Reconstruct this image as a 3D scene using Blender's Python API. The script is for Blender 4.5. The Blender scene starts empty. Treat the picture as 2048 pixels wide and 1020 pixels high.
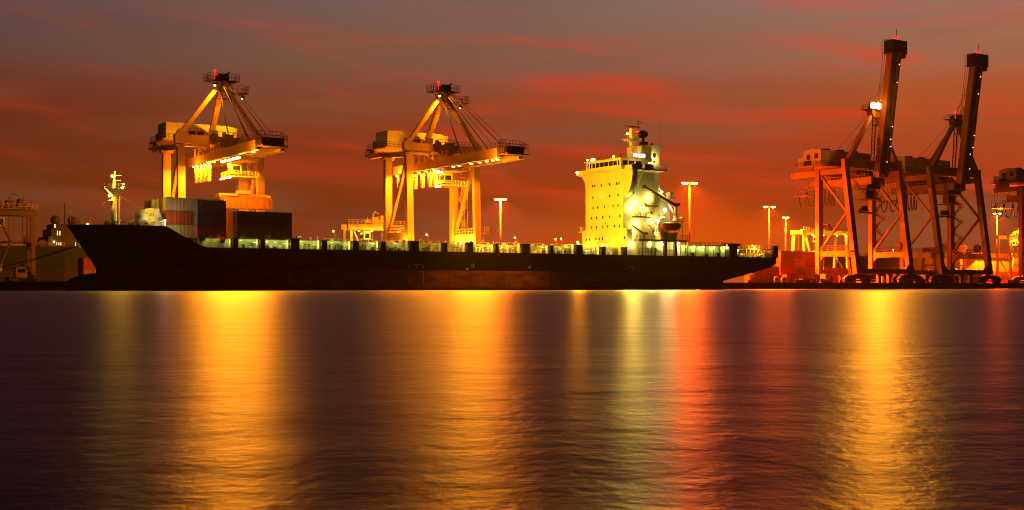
import bpy, bmesh, math, random
from mathutils import Vector, Matrix
random.seed(7)
sc = bpy.context.scene
col = sc.collection
R = math.radians

# ------------------------------------------------------------------ camera
# world axes: X runs along the quay (bow -> stern), Y goes landward, Z up, water at z = 0
YAW = 33.2
cd = bpy.data.cameras.new('camera'); cam = bpy.data.objects.new('camera', cd); col.objects.link(cam)
cd.sensor_width = 36.0; cd.lens = 36.0*2405/2048; cd.shift_y = 62.5/2048
cd.clip_start = 0.1; cd.clip_end = 9000
cam.location = (-73, -239, 0.9)
cam.rotation_euler = (R(90), 0, R(-YAW))
sc.camera = cam

# ------------------------------------------------------------------ sky, dusk glow, exposure
SUN_EL, SUN_AZ = 1.5, 62.0        # the sun has all but gone, to the right behind the cranes (compass angle from +Y)
w = bpy.data.worlds.new('World'); sc.world = w; w.use_nodes = True
nt = w.node_tree; N = nt.nodes; Lk = nt.links
for n in list(N): N.remove(n)
def nd(t, **k):
    n = N.new(t)
    for a, b in k.items(): setattr(n, a, b)
    return n
def mth(op, a, b=None, c=None, clamp=False):
    n = nd('ShaderNodeMath', operation=op); n.use_clamp = clamp
    for i, v in enumerate((a, b, c)):
        if v is None: continue
        if isinstance(v, (int, float)): n.inputs[i].default_value = v
        else: Lk.new(v, n.inputs[i])
    return n.outputs[0]
def ramp(fac, stops, interp='EASE'):
    n = nd('ShaderNodeValToRGB'); n.color_ramp.interpolation = interp
    e = n.color_ramp.elements
    while len(e) < len(stops): e.new(0.5)
    for q, (p, c) in zip(e, stops):
        q.position = p; q.color = tuple(c)+(1,) if len(c) == 3 else c
    Lk.new(fac, n.inputs[0]); return n.outputs[0]
def mixc(f, a, b, mode='MIX'):
    n = nd('ShaderNodeMix', data_type='RGBA', blend_type=mode)
    if isinstance(f, (int, float)): n.inputs[0].default_value = f
    else: Lk.new(f, n.inputs[0])
    for i, v in ((6, a), (7, b)):
        if isinstance(v, tuple): n.inputs[i].default_value = v
        else: Lk.new(v, n.inputs[i])
    return n.outputs[2]
def srgb(r, g, b):
    f = lambda v: (v/255/12.92) if v/255 <= .04045 else ((v/255+.055)/1.055)**2.4
    return (f(r), f(g), f(b))
tc = nd('ShaderNodeTexCoord'); sep = nd('ShaderNodeSeparateXYZ'); Lk.new(tc.outputs['Generated'], sep.inputs[0])
X_, Y_, Z_ = sep.outputs
az = mth('ARCTAN2', X_, Y_)                              # 0 at +Y, growing towards +X
el = mth('ARCSINE', mth('MINIMUM', mth('MAXIMUM', Z_, -1.0), 1.0))
elr = mth('DIVIDE', el, R(30), clamp=True)               # 0..30 degrees -> 0..1
azr = mth('DIVIDE', mth('SUBTRACT', az, R(YAW-24)), R(48), clamp=True)
left = ramp(elr, [(0, srgb(110, 50, 14)), (.14, srgb(108, 48, 16)), (.26, srgb(106, 46, 24)), (.38, srgb(96, 68, 62)), (.46, srgb(88, 72, 74)), (.56, srgb(44, 30, 48)), (1, srgb(16, 12, 26))])
right = ramp(elr, [(0, srgb(122, 44, 14)), (.1, srgb(136, 44, 15)), (.2, srgb(178, 60, 22)), (.28, srgb(178, 80, 40)), (.36, srgb(164, 106, 80)), (.46, srgb(148, 118, 108)), (.56, srgb(62, 44, 58)), (1, srgb(18, 13, 28))])
base = mixc(azr, left, right)
# streaky clouds: stretched along the horizon, slightly tilted
cmb = nd('ShaderNodeCombineXYZ'); Lk.new(mth('MULTIPLY', az, 4.2), cmb.inputs[0])
Lk.new(mth('ADD', mth('MULTIPLY', el, 32.0), mth('MULTIPLY', az, 2.6)), cmb.inputs[1])
n1 = nd('ShaderNodeTexNoise'); n1.inputs['Scale'].default_value = 1.15; n1.inputs['Detail'].default_value = 5; n1.inputs['Roughness'].default_value = .5; n1.inputs['Distortion'].default_value = .5
Lk.new(cmb.outputs[0], n1.inputs['Vector'])
cl = ramp(n1.outputs['Fac'], [(.47, (0, 0, 0)), (.72, (1, 1, 1))])
band = ramp(elr, [(.08, (.5, .5, .5)), (.2, (1, 1, 1)), (.36, (.75, .75, .75)), (.5, (.1, .1, .1))])
amt = mth('MULTIPLY', mth('MULTIPLY', cl, band), mth('ADD', mth('MULTIPLY', azr, .82), .16))
base = mixc(amt, base, srgb(222, 54, 22)+(1,))
# broad grey-brown veils between the streaks
cmb2 = nd('ShaderNodeCombineXYZ'); Lk.new(mth('MULTIPLY', az, 2.2), cmb2.inputs[0])
Lk.new(mth('SUBTRACT', mth('MULTIPLY', el, 15.0), mth('MULTIPLY', az, 1.2)), cmb2.inputs[1])
n2 = nd('ShaderNodeTexNoise'); n2.inputs['Scale'].default_value = 1.4; n2.inputs['Detail'].default_value = 4; n2.inputs['Roughness'].default_value = .5
Lk.new(cmb2.outputs[0], n2.inputs['Vector'])
veil = ramp(n2.outputs['Fac'], [(.42, (0, 0, 0)), (.7, (1, 1, 1))])
base = mixc(mth('MULTIPLY', veil, .5), base, srgb(122, 84, 58)+(1,))
# afterglow low in the west
ga = mth('DIVIDE', mth('SUBTRACT', az, R(YAW+7)), R(8)); ge = mth('DIVIDE', mth('SUBTRACT', el, R(1.5)), R(2.6))
glow = mth('POWER', 2.718, mth('MULTIPLY', mth('ADD', mth('MULTIPLY', ga, ga), mth('MULTIPLY', ge, ge)), -1.0))
base = mixc(mth('MULTIPLY', glow, .9), base, srgb(212, 82, 8)+(1,))
# below the horizon: dark
below = mth('MULTIPLY_ADD', el, 30.0, 1.0, clamp=True)
sky = nd('ShaderNodeTexSky', sky_type='NISHITA'); sky.sun_disc = False
sky.sun_elevation = R(SUN_EL); sky.sun_rotation = R(SUN_AZ)
# the glow is in the west, ahead of the camera; the sky behind it has gone dark
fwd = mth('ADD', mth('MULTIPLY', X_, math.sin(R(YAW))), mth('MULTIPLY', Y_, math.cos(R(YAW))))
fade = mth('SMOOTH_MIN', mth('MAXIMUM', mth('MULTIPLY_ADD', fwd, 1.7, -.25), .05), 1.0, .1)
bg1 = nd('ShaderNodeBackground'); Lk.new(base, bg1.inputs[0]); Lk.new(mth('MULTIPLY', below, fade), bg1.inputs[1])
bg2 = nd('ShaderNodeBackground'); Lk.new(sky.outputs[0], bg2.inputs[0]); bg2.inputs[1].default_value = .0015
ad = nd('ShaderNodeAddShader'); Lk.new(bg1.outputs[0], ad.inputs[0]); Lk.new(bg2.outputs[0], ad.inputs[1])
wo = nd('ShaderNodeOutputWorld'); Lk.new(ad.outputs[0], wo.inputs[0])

sl = bpy.data.lights.new('sun', 'SUN'); sl.energy = .03; sl.angle = R(8); sl.color = (1, .45, .2)
so = bpy.data.objects.new('sun', sl); col.objects.link(so)
sd = Vector((math.sin(R(SUN_AZ))*math.cos(R(SUN_EL)), math.cos(R(SUN_AZ))*math.cos(R(SUN_EL)), math.sin(R(SUN_EL))))
so.rotation_euler = sd.to_track_quat('Z', 'Y').to_euler()

sc.view_settings.view_transform = 'Standard'; sc.view_settings.look = 'None'
sc.view_settings.exposure = 0.0; sc.view_settings.gamma = 1.0
sc.render.engine = 'CYCLES'; sc.render.filter_size = 1.1; sc.cycles.filter_width = 1.1
cy = sc.cycles
cy.use_denoising = True; cy.denoiser = 'OPENIMAGEDENOISE'
cy.max_bounces = 5; cy.diffuse_bounces = 2; cy.glossy_bounces = 2; cy.transmission_bounces = 2; cy.volume_bounces = 0
cy.sample_clamp_indirect = 3.0; cy.sample_clamp_direct = 0
cy.caustics_reflective = False; cy.caustics_refractive = False

# ------------------------------------------------------------------ tuning of the lamps
PW = 1.0
SODIUM = (1.0, .32, .005)       # crane floodlights
MASTC = (1.0, .11, .002)         # high mast lamps
GREENISH = (.90, 1.0, .17)      # fluorescent deck lamps
WARMWHITE = (1.0, .77, .14)
YELLOW = (1.0, .58, .02)

# ------------------------------------------------------------------ materials
MATS = {}
def mat(name, c, rough=.55, metal=0., dirt=.25, scale=.6, rust=None, streak=False, bump=0.):
    if name in MATS: return MATS[name]
    m = bpy.data.materials.new(name); m.use_nodes = True; t = m.node_tree; b = t.nodes['Principled BSDF']
    b.inputs['Roughness'].default_value = rough; b.inputs['Metallic'].default_value = metal
    g = t.nodes.new('ShaderNodeNewGeometry')
    mp = t.nodes.new('ShaderNodeMapping'); t.links.new(g.outputs['Position'], mp.inputs[0])
    mp.inputs['Scale'].default_value = (scale, scale, scale*(.18 if streak else 1))
    n = t.nodes.new('ShaderNodeTexNoise'); n.inputs['Scale'].default_value = 1.0; n.inputs['Detail'].default_value = 6; n.inputs['Roughness'].default_value = .65
    t.links.new(mp.outputs[0], n.inputs['Vector'])
    r = t.nodes.new('ShaderNodeValToRGB'); t.links.new(n.outputs['Fac'], r.inputs[0])
    d = tuple(v*(1-dirt) for v in c)
    e = r.color_ramp.elements
    e[0].position = .34; e[0].color = tuple(rust or d)+(1,)
    e[1].position = .56; e[1].color = tuple(c)+(1,)
    if rust: e[0].position = .25; e[1].position = .42
    t.links.new(r.outputs[0], b.inputs['Base Color'])
    rr = t.nodes.new('ShaderNodeMapRange'); rr.inputs['To Min'].default_value = rough*.8; rr.inputs['To Max'].default_value = min(1, rough*1.25)
    t.links.new(n.outputs['Fac'], rr.inputs[0]); t.links.new(rr.outputs[0], b.inputs['Roughness'])
    if bump:
        bp = t.nodes.new('ShaderNodeBump'); bp.inputs['Strength'].default_value = bump; bp.inputs['Distance'].default_value = .05
        t.links.new(n.outputs['Fac'], bp.inputs['Height']); t.links.new(bp.outputs[0], b.inputs['Normal'])
    MATS[name] = m; return m
def emis(name, c, s):
    if name in MATS: return MATS[name]
    m = bpy.data.materials.new(name); m.use_nodes = True; t = m.node_tree; b = t.nodes['Principled BSDF']
    b.inputs['Base Color'].default_value = (.2, .2, .2, 1)
    b.inputs['Emission Color'].default_value = tuple(c)+(1,); b.inputs['Emission Strength'].default_value = s
    m.cycles.emission_sampling = 'NONE'
    MATS[name] = m; return m
M_CRANE = mat('crane_paint', (.70, .38, .14), .45, dirt=.22, scale=.35, streak=True)
M_CRANE2 = mat('old_crane_paint', (.44, .21, .13), .5, dirt=.3, scale=.3, streak=True)
M_HOUSE = mat('house_cream_paint', (.72, .62, .40), .5, dirt=.15, scale=.4, streak=True)
M_DARK = mat('dark_metal', (.035, .025, .02), .6)
M_BROWN = mat('brown_metal', (.10, .055, .035), .6)
M_ROPE = mat('rope_wire', (.28, .22, .18), .8)
M_CREAM = mat('ship_cream_paint', (.78, .70, .52), .45, dirt=.12, scale=.25, streak=True)
M_WHITE = mat('white_paint', (.80, .78, .70), .45, dirt=.12, scale=.4, streak=True)
M_DECKG = mat('deck_green_paint', (.40, .41, .28), .6, dirt=.45, scale=1.1, streak=True)
M_GLASS = mat('window_glass', (.012, .012, .014), .12, dirt=0)
M_BLACK = mat('black_paint', (.012, .010, .010), .5, dirt=.3)
M_RED = mat('red_paint', (.68, .03, .018), .45, dirt=.2)
M_MARK = mat('hull_mark_paint', (.62, .58, .50), .6, dirt=.35, scale=2)
M_TYRE = mat('tyre_rubber', (.02, .02, .02), .8)
M_CABLE = mat('pale_cable', (.75, .68, .5), .6)
M_CONC = mat('quay_concrete', (.055, .047, .042), .85, dirt=.45, scale=.5, bump=.3)
M_BRIDGEG = emis('lit_window', (1, .75, .3), 1.6)
E_SOD = emis('sodium_lamp', (1, .66, .16), 7)
E_MAST = emis('mast_lamp', (1, .50, .10), 9)
E_WHT = emis('deck_lamp', (1, .93, .60), 8)
E_TUBE = emis('tube_lamp_glow', (1, .95, .5), 1.5)
E_RED = emis('warning_lamp_red', (1, .008, .008), 4)
E_BIG = emis('big_lamp', (1, .62, .14), 14)
E_DOT = emis('marker_lamp', (1, .8, .55), 2.2)

# ------------------------------------------------------------------ mesh helpers
class MB:
    """Collects boxes, beams, tubes and prisms in local metres; build() links them as one mesh object."""
    def __init__(s, scale=1.0): s.v = []; s.f = []; s.s = scale
    def add(s, vs, fs):
        o = len(s.v); s.v += [tuple(q) for q in vs]; s.f += [tuple(i+o for i in f) for f in fs]; return s
    def box(s, x0, x1, y0, y1, z0, z1):
        return s.add([(x0,y0,z0),(x1,y0,z0),(x1,y1,z0),(x0,y1,z0),(x0,y0,z1),(x1,y0,z1),(x1,y1,z1),(x0,y1,z1)],
                     [(0,3,2,1),(4,5,6,7),(0,1,5,4),(1,2,6,5),(2,3,7,6),(3,0,4,7)])
    def cbox(s, c, d): return s.box(c[0]-d[0]/2, c[0]+d[0]/2, c[1]-d[1]/2, c[1]+d[1]/2, c[2]-d[2]/2, c[2]+d[2]/2)
    def beam(s, p, q, w, h, w2=None, h2=None, ref=(1, 0, 0)):
        """rectangular bar from p to q; w along ref, h across"""
        p, q = Vector(p), Vector(q); d = (q-p).normalized(); a = Vector(ref); a = (a-d*a.dot(d))
        if a.length < 1e-4: a = Vector((0, 1, 0)); a = a-d*a.dot(d)
        a.normalize(); b = d.cross(a); w2 = w2 or w; h2 = h2 or h
        vs = [c+a*(sx*ww/2)+b*(sy*hh/2) for c, ww, hh in ((p, w, h), (q, w2, h2)) for sx, sy in ((-1,-1),(1,-1),(1,1),(-1,1))]
        return s.add(vs, [(0,3,2,1),(4,5,6,7),(0,1,5,4),(1,2,6,5),(2,3,7,6),(3,0,4,7)])
    def tube(s, p, q, r, n=6, r2=None):
        p, q = Vector(p), Vector(q); d = (q-p).normalized(); a = d.orthogonal().normalized(); b = d.cross(a); r2 = r if r2 is None else r2
        vs = [c+(a*math.cos(2*math.pi*i/n)+b*math.sin(2*math.pi*i/n))*rr for c, rr in ((p, r), (q, r2)) for i in range(n)]
        return s.add(vs, [(i,(i+1)%n,n+(i+1)%n,n+i) for i in range(n)]+[tuple(range(n))[::-1], tuple(range(n,2*n))])
    def path(s, pts, r, n=5):
        for p, q in zip(pts, pts[1:]): s.tube(p, q, r, n)
        return s
    def prism(s, poly, axis, a, b):
        """poly of (u, v) extruded along axis: x -> (y, z); y -> (x, z); z -> (x, y)"""
        n = len(poly); P = {'x': lambda u, v, t: (t, u, v), 'y': lambda u, v, t: (u, t, v), 'z': lambda u, v, t: (u, v, t)}[axis]
        return s.add([P(u, v, a) for u, v in poly]+[P(u, v, b) for u, v in poly],
                     [tuple(range(n))[::-1], tuple(range(n, 2*n))]+[(i,(i+1)%n,n+(i+1)%n,n+i) for i in range(n)])
    def ball(s, c, rx, ry=None, rz=None, n=10, m=6):
        ry = ry or rx; rz = rz or rx; vs = []; fs = []
        for j in range(m+1):
            t = math.pi*j/m
            for i in range(n):
                u = 2*math.pi*i/n; vs.append((c[0]+rx*math.sin(t)*math.cos(u), c[1]+ry*math.sin(t)*math.sin(u), c[2]+rz*math.cos(t)))
        for j in range(m):
            for i in range(n): fs.append((j*n+i, (j+1)*n+i, (j+1)*n+(i+1)%n, j*n+(i+1)%n))
        return s.add(vs, fs)
    def rail(s, pts, h=1.1, step=1.6, r=.045, bars=2):
        for p, q in zip(pts, pts[1:]):
            p, q = Vector(p), Vector(q); n = max(1, round((q-p).length/step))
            for i in range(n+1):
                b = p.lerp(q, i/n); s.tube(b, b+Vector((0, 0, h)), r, 4)
            for k in range(bars):
                o = Vector((0, 0, h*(k+1)/bars)); s.tube(p+o, q+o, r, 4)
        return s
    def loop(s, p, q, drop, r, n=8, k=12):
        p, q = Vector(p), Vector(q); pts = []
        for i in range(k+1):
            t = i/k; c = p.lerp(q, t); c.z -= drop*(1-abs(2*t-1)**2.4); pts.append(c)
        return s.path(pts, r, n)
    def build(s, name, m, parent=None, loc=None, smooth=False, bevel=0):
        me = bpy.data.meshes.new(name); k = s.s
        org = Vector(loc) if loc is not None else Vector((0, 0, 0))
        me.from_pydata([(x*k-org.x, y*k-org.y, z*k-org.z) for x, y, z in s.v], [], s.f)
        bm = bmesh.new(); bm.from_mesh(me); bmesh.ops.recalc_face_normals(bm, faces=bm.faces)
        if bevel: bmesh.ops.bevel(bm, geom=list(bm.edges), offset=bevel, segments=2, affect='EDGES', profile=.5)
        bm.to_mesh(me); bm.free()
        if smooth:
            for p in me.polygons: p.use_smooth = True
        me.materials.append(m)
        o = bpy.data.objects.new(name, me); col.objects.link(o)
        if parent: o.parent = parent
        if loc is not None: o.location = org
        return o
def tag(o, label=None, cat=None, group=None, kind=None):
    if label: o['label'] = label
    if cat: o['category'] = cat
    if group: o['group'] = group
    if kind: o['kind'] = kind
    return o
def thing(name, label, cat, loc=(0, 0, 0), rz=0, group=None):
    o = bpy.data.objects.new(name, None); col.objects.link(o); o.location = loc; o.rotation_euler.z = rz
    return tag(o, label, cat, group)
def light(name, loc, c, p, parent=None, r=.35):
    l = bpy.data.lights.new(name, 'POINT'); l.color = c; l.energy = p*PW; l.shadow_soft_size = r
    o = bpy.data.objects.new(name, l); col.objects.link(o); o.location = loc
    if parent: o.parent = parent
    return o
def spot(name, loc, c, p, parent, aim=(0, 0, -1), ang=177, blend=.12, r=.35):
    l = bpy.data.lights.new(name, 'SPOT'); l.color = c; l.energy = p*PW; l.shadow_soft_size = r; l.spot_size = R(ang); l.spot_blend = blend
    o = bpy.data.objects.new(name, l); col.objects.link(o); o.location = loc; o.parent = parent
    o.rotation_euler = Vector(aim).to_track_quat('-Z', 'Y').to_euler(); return o
def copy_tree(o, parent=None):
    c = o.copy(); col.objects.link(c); c.parent = parent
    for ch in list(o.children): copy_tree(ch, c)
    return c

# ================================================================== SETTING
QZ = 2.0; QY = 25.0
def water_material():
    m = bpy.data.materials.new('river_water'); m.use_nodes = True; t = m.node_tree
    t.nodes.remove(t.nodes['Principled BSDF']); out = t.nodes['Material Output']
    df = t.nodes.new('ShaderNodeBsdfDiffuse'); df.inputs['Color'].default_value = (.004, .003, .006, 1)
    gl = t.nodes.new('ShaderNodeBsdfAnisotropic'); gl.inputs['Color'].default_value = (.36, .32, .52, 1); gl.inputs['Roughness'].default_value = .34
    fr = t.nodes.new('ShaderNodeFresnel'); fr.inputs['IOR'].default_value = 1.33
    mxs = t.nodes.new('ShaderNodeMixShader'); t.links.new(fr.outputs[0], mxs.inputs[0]); t.links.new(df.outputs[0], mxs.inputs[1]); t.links.new(gl.outputs[0], mxs.inputs[2])
    t.links.new(mxs.outputs[0], out.inputs['Surface'])
    g = t.nodes.new('ShaderNodeNewGeometry'); hs = []
    for (sx, sy, rot, sc_, det) in ((.05, .07, -33.2, 1, 4), (.5, .6, -27, 1, 5), (3.2, 2.6, -38, 1, 4), (14, 8, -33, 1, 3)):
        mp = t.nodes.new('ShaderNodeMapping'); mp.vector_type = 'TEXTURE'; mp.inputs['Rotation'].default_value = (0, 0, R(rot)); mp.inputs['Scale'].default_value = (1/sx, 1/sy, 1)
        t.links.new(g.outputs['Position'], mp.inputs[0])
        n = t.nodes.new('ShaderNodeTexNoise'); n.inputs['Scale'].default_value = sc_; n.inputs['Detail'].default_value = det; n.inputs['Roughness'].default_value = .6
        t.links.new(mp.outputs[0], n.inputs['Vector']); hs.append(n.outputs['Fac'])
    prev = None
    for h, d in zip(hs, (.22, .060, .017, .005)):
        bp = t.nodes.new('ShaderNodeBump'); bp.inputs['Strength'].default_value = .55; bp.inputs['Distance'].default_value = d
        t.links.new(h, bp.inputs['Height'])
        if prev: t.links.new(prev, bp.inputs['Normal'])
        prev = bp.outputs[0]
    for n_ in (df, gl, fr): t.links.new(prev, n_.inputs['Normal'])
    return m
wm = water_material()
tag(MB().add([(-900, -700, 0), (1300, -700, 0), (1300, 300, 0), (-900, 300, 0)], [(0, 1, 2, 3)]).build('water', wm), kind='structure')
q = MB().box(-500, 900, QY, 74, -4, QZ)
q.box(-500, 900, QY-.25, QY, 1.55, 1.95)                     # capping edge
tag(q.build('quay', M_CONC), kind='structure')
tag(MB().box(-500, 900, 112, 700, -4, QZ).build('ground', M_CONC), kind='structure')

# ================================================================== CONTAINER SHIP
ship = thing('container_ship', 'black hulled container ship with yellow lit deckhouse, moored along the quay', 'container ship', (78, 10, 0))
SO = Vector((78, 10, 0))
def SB(b, name, m, parent=None, **k):
    """build in world metres, parented to the ship"""
    b.v = [(x-SO.x, y-SO.y, z-SO.z) for x, y, z in b.v]
    return b.build(name, m, parent or ship, **k)
def lerp(a, b, t): return a+(b-a)*max(0, min(1, t))
def stemX(z): return lerp(-10.3, -16.2, (z-4.4)/8.8)
def sternX(z):
    P = [(-1.5, 146), (0, 150), (1.5, 154.5), (3.1, 160), (4.6, 165), (6.1, 170), (7.2, 172.2), (14, 172.8)]
    for (a, x), (b, y) in zip(P, P[1:]):
        if z <= b: return lerp(x, y, (z-a)/(b-a))
    return P[-1][1]
def hb(X, z):
    t = max(0, (X-stemX(z))/lerp(36, 25, z/13))
    f = 10.0 if t >= 1 else 10*(1-(1-t)**lerp(1.75, 2.7, z/13))
    if X > 100:
        k = max(0, min(1, z/6.5)); k = k*k*(3-2*k)
        s0 = lerp(108, 152, k); e = sternX(z); b1 = lerp(.6, 8.8, k)
        u = max(0, min(1, (X-s0)/(e-s0))); u = u*u*(3-2*u)
        f = min(f, lerp(10, b1, u))
    return max(f, .02)
def ztop(X):
    if X < 1: return 13.2-.25*max(0, (X+16)/17)
    if X < 8: return lerp(12.95, 8.83, (X-1)/7)
    return 8.83
ts = sorted(set([0, .005, .012, .022, .035, .055, .08, .11, .14, .17, .2, .2257, .25, .28, .3176, .36, .42, .5, .6, .72, .86, 1]))
ta = [.0, .15, .3, .42, .5, .58, .65, .72, .78, .83, .87, .91, .94, .97, 1.0]
rows = [-1.5, 0, .7, 1.5, 3, 4.55, 6.1, 7.2, 8.2, 8.83]
def hull_rows():
    out = []
    for k in range(len(rows)+3):
        line = []
        zr = rows[k] if k < len(rows) else None
        for t in ts+[1+q for q in ta[1:]]:
            kk = (k-len(rows)+1)/3
            z = zr if zr is not None else 13.0
            zs = zr if zr is not None else lerp(8.83, 13.2, kk)
            X = lerp(stemX(zs), 60, t) if t <= 1 else lerp(60, sternX(zs), t-1)
            if zr is None: z = 8.83+(ztop(X)-8.83)*kk+.004*kk
            line.append((X, hb(X, z if zr is not None else zs), z))
        out.append(line)
    return out
def build_hull():
    hr = hull_rows(); b = MB(); nc = len(hr[0])
    for sgn in (-1, 1):
        o = len(b.v)
        for line in hr:
            for X, h, z in line: b.v.append((X, 10+sgn*h, z))
        for j in range(len(hr)-1):
            for i in range(nc-1):
                f = (o+j*nc+i, o+j*nc+i+1, o+(j+1)*nc+i+1, o+(j+1)*nc+i); b.f.append(f if sgn < 0 else f[::-1])
    n = len(hr)*nc; top = (len(hr)-1)*nc
    for i in range(nc-1): b.f.append((top+i, top+i+1, n+top+i+1, n+top+i))
    for j in range(len(hr)-1): b.f.append((j*nc+nc-1, (j+1)*nc+nc-1, n+(j+1)*nc+nc-1, n+j*nc+nc-1))
    return b
def hull_material():
    m = bpy.data.materials.new('hull_paint'); m.use_nodes = True; t = m.node_tree; b = t.nodes['Principled BSDF']
    g = t.nodes.new('ShaderNodeNewGeometry'); sp = t.nodes.new('ShaderNodeSeparateXYZ'); t.links.new(g.outputs['Position'], sp.inputs[0])
    def noise(scl, det=6):
        mp = t.nodes.new('ShaderNodeMapping'); mp.inputs['Scale'].default_value = scl; t.links.new(g.outputs['Position'], mp.inputs[0])
        n = t.nodes.new('ShaderNodeTexNoise'); n.inputs['Scale'].default_value = 1; n.inputs['Detail'].default_value = det; n.inputs['Roughness'].default_value = .65
        t.links.new(mp.outputs[0], n.inputs['Vector']); return n.outputs['Fac']
    def rmp(f, st):
        r = t.nodes.new('ShaderNodeValToRGB'); e = r.color_ramp.elements
        while len(e) < len(st): e.new(.5)
        for q_, (p, c) in zip(e, st): q_.position = p; q_.color = tuple(c)+(1,)
        t.links.new(f, r.inputs[0]); return r.outputs[0]
    def mx(f, a, b_, mode='MIX'):
        n = t.nodes.new('ShaderNodeMix'); n.data_type = 'RGBA'; n.blend_type = mode
        t.links.new(f, n.inputs[0]) if not isinstance(f, float) else setattr(n.inputs[0], 'default_value', f)
        for i, v in ((6, a), (7, b_)):
            if isinstance(v, tuple): n.inputs[i].default_value = v
            else: t.links.new(v, n.inputs[i])
        return n.outputs[2]
    blk = rmp(noise((.3, .3, .12)), [(.35, (.004, .0035, .003)), (.65, (.010, .008, .006))])
    red = rmp(noise((.22, .22, .75)), [(.30, (.09, .032, .02)), (.5, (.27, .09, .05)), (.7, (.38, .17, .10))])
    red = mx(rmp(noise((1.4, 1.4, .12), 3), [(.48, (0, 0, 0)), (.72, (.7, .7, .7))]), red, (.07, .04, .03, 1))
    seam = t.nodes.new('ShaderNodeMath'); seam.operation = 'PINGPONG'; seam.inputs[1].default_value = 1.15; t.links.new(sp.outputs[2], seam.inputs[0])
    red = mx(rmp(seam.outputs[0], [(.0, (.6, .6, .6)), (.06, (0, 0, 0))]), red, (.30, .15, .10, 1))
    zf = t.nodes.new('ShaderNodeMath'); zf.operation = 'GREATER_THAN'; zf.inputs[1].default_value = 4.52; t.links.new(sp.outputs[2], zf.inputs[0])
    wl = t.nodes.new('ShaderNodeMapRange'); wl.inputs['From Min'].default_value = .25; wl.inputs['From Max'].default_value = .8; t.links.new(sp.outputs[2], wl.inputs[0])
    red = mx(wl.outputs[0], (.02, .016, .012, 1), red)
    t.links.new(mx(zf.outputs[0], red, blk), b.inputs['Base Color']); b.inputs['Roughness'].default_value = .62
    return m
M_HULL = hull_material()
hull = SB(build_hull(), 'hull', M_HULL)
bl = MB().ball((-9.5, 10, .9), 7.2, 2.3, 2.7, 16, 10)
SB(bl, 'bulbous_bow', M_HULL, smooth=True)
SB(MB().prism([(151.5, -1), (160.2, -1), (160.2, 3.2), (156, 4.0), (151.5, 3.4)], 'y', 9.6, 10.4), 'rudder', M_HULL)
# bulwark rails at the bow top edge
def hull_y(X, z): return 10-hb(X, z)
# white marks on the port side: tug push lines, a T mark and dashes
def markbox(X0, X1, z0, z1, name='hull_mark', m=None, p=.012):
    b = MB(); v = []
    for X, z in ((X0, z0), (X1, z0), (X1, z1), (X0, z1)):
        y = hull_y(X, z); v += [(X, y-p, z), (X, y+.05, z)]
    b.add(v, [(0,2,4,6), (7,5,3,1), (0,1,3,2), (2,3,5,4), (4,5,7,6), (6,7,1,0)])
    return b
for X0 in (26.9, 55.6, 118.2):
    b = MB(); L_ = 3.9
    for q_ in (markbox(X0, X0+.55, 5.55, 5.9), markbox(X0, X0+.28, 4.9, 5.9), markbox(X0+L_-.55, X0+L_, 5.55, 5.9), markbox(X0+L_-.28, X0+L_, 4.9, 5.9),
               markbox(X0+1.05, X0+2.85, 5.6, 5.9), markbox(X0+1.8, X0+2.1, 4.95, 5.9),
               markbox(X0, X0+.24, 1.3, 4.3), markbox(X0+L_-.24, X0+L_, 1.3, 4.3)): b.add(q_.v, q_.f)
    SB(b, 'tug_mark', M_MARK)
for X, z, w_, h_ in ((-9.3, 12.35, .7, .22), (-3.4, 12.1, .5, .2), (1.9, 8.95, .6, .2), (5.5, 8.95, .6, .2), (70.6, 4.75, .7, .35), (72.2, 5.1, .12, .9), (72.7, 5.1, .12, 1.2), (87.9, 5.4, 1.1, .14), (88.3, 5.15, .18, .6)):
    SB(markbox(X, X+w_, z, z+h_), 'hull_mark', M_MARK)
for X in (-7.3, -5.2):                                        # roller fairleads in the bow bulwark
    b = MB()
    for k in range(4): q_ = markbox(X+k*.45, X+k*.45+.2, 12.0, 12.55); b.add(q_.v, q_.f)
    q_ = markbox(X, X+1.55, 12.4, 12.6); b.add(q_.v, q_.f)
    SB(b, 'roller_fairlead', M_WHITE)
ya = hull_y(-3.2, 6.8)
b = MB().tube((-3.2, ya-.25, 7.2), (-3.2, ya-.25, 5.4), .12).prism([(-4.1, 5.9), (-3.2, 5.0), (-2.3, 5.9), (-2.6, 5.2), (-3.2, 4.6), (-3.8, 5.2)], 'y', ya-.4, ya-.12)
SB(b, 'anchor', M_BROWN)

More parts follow.
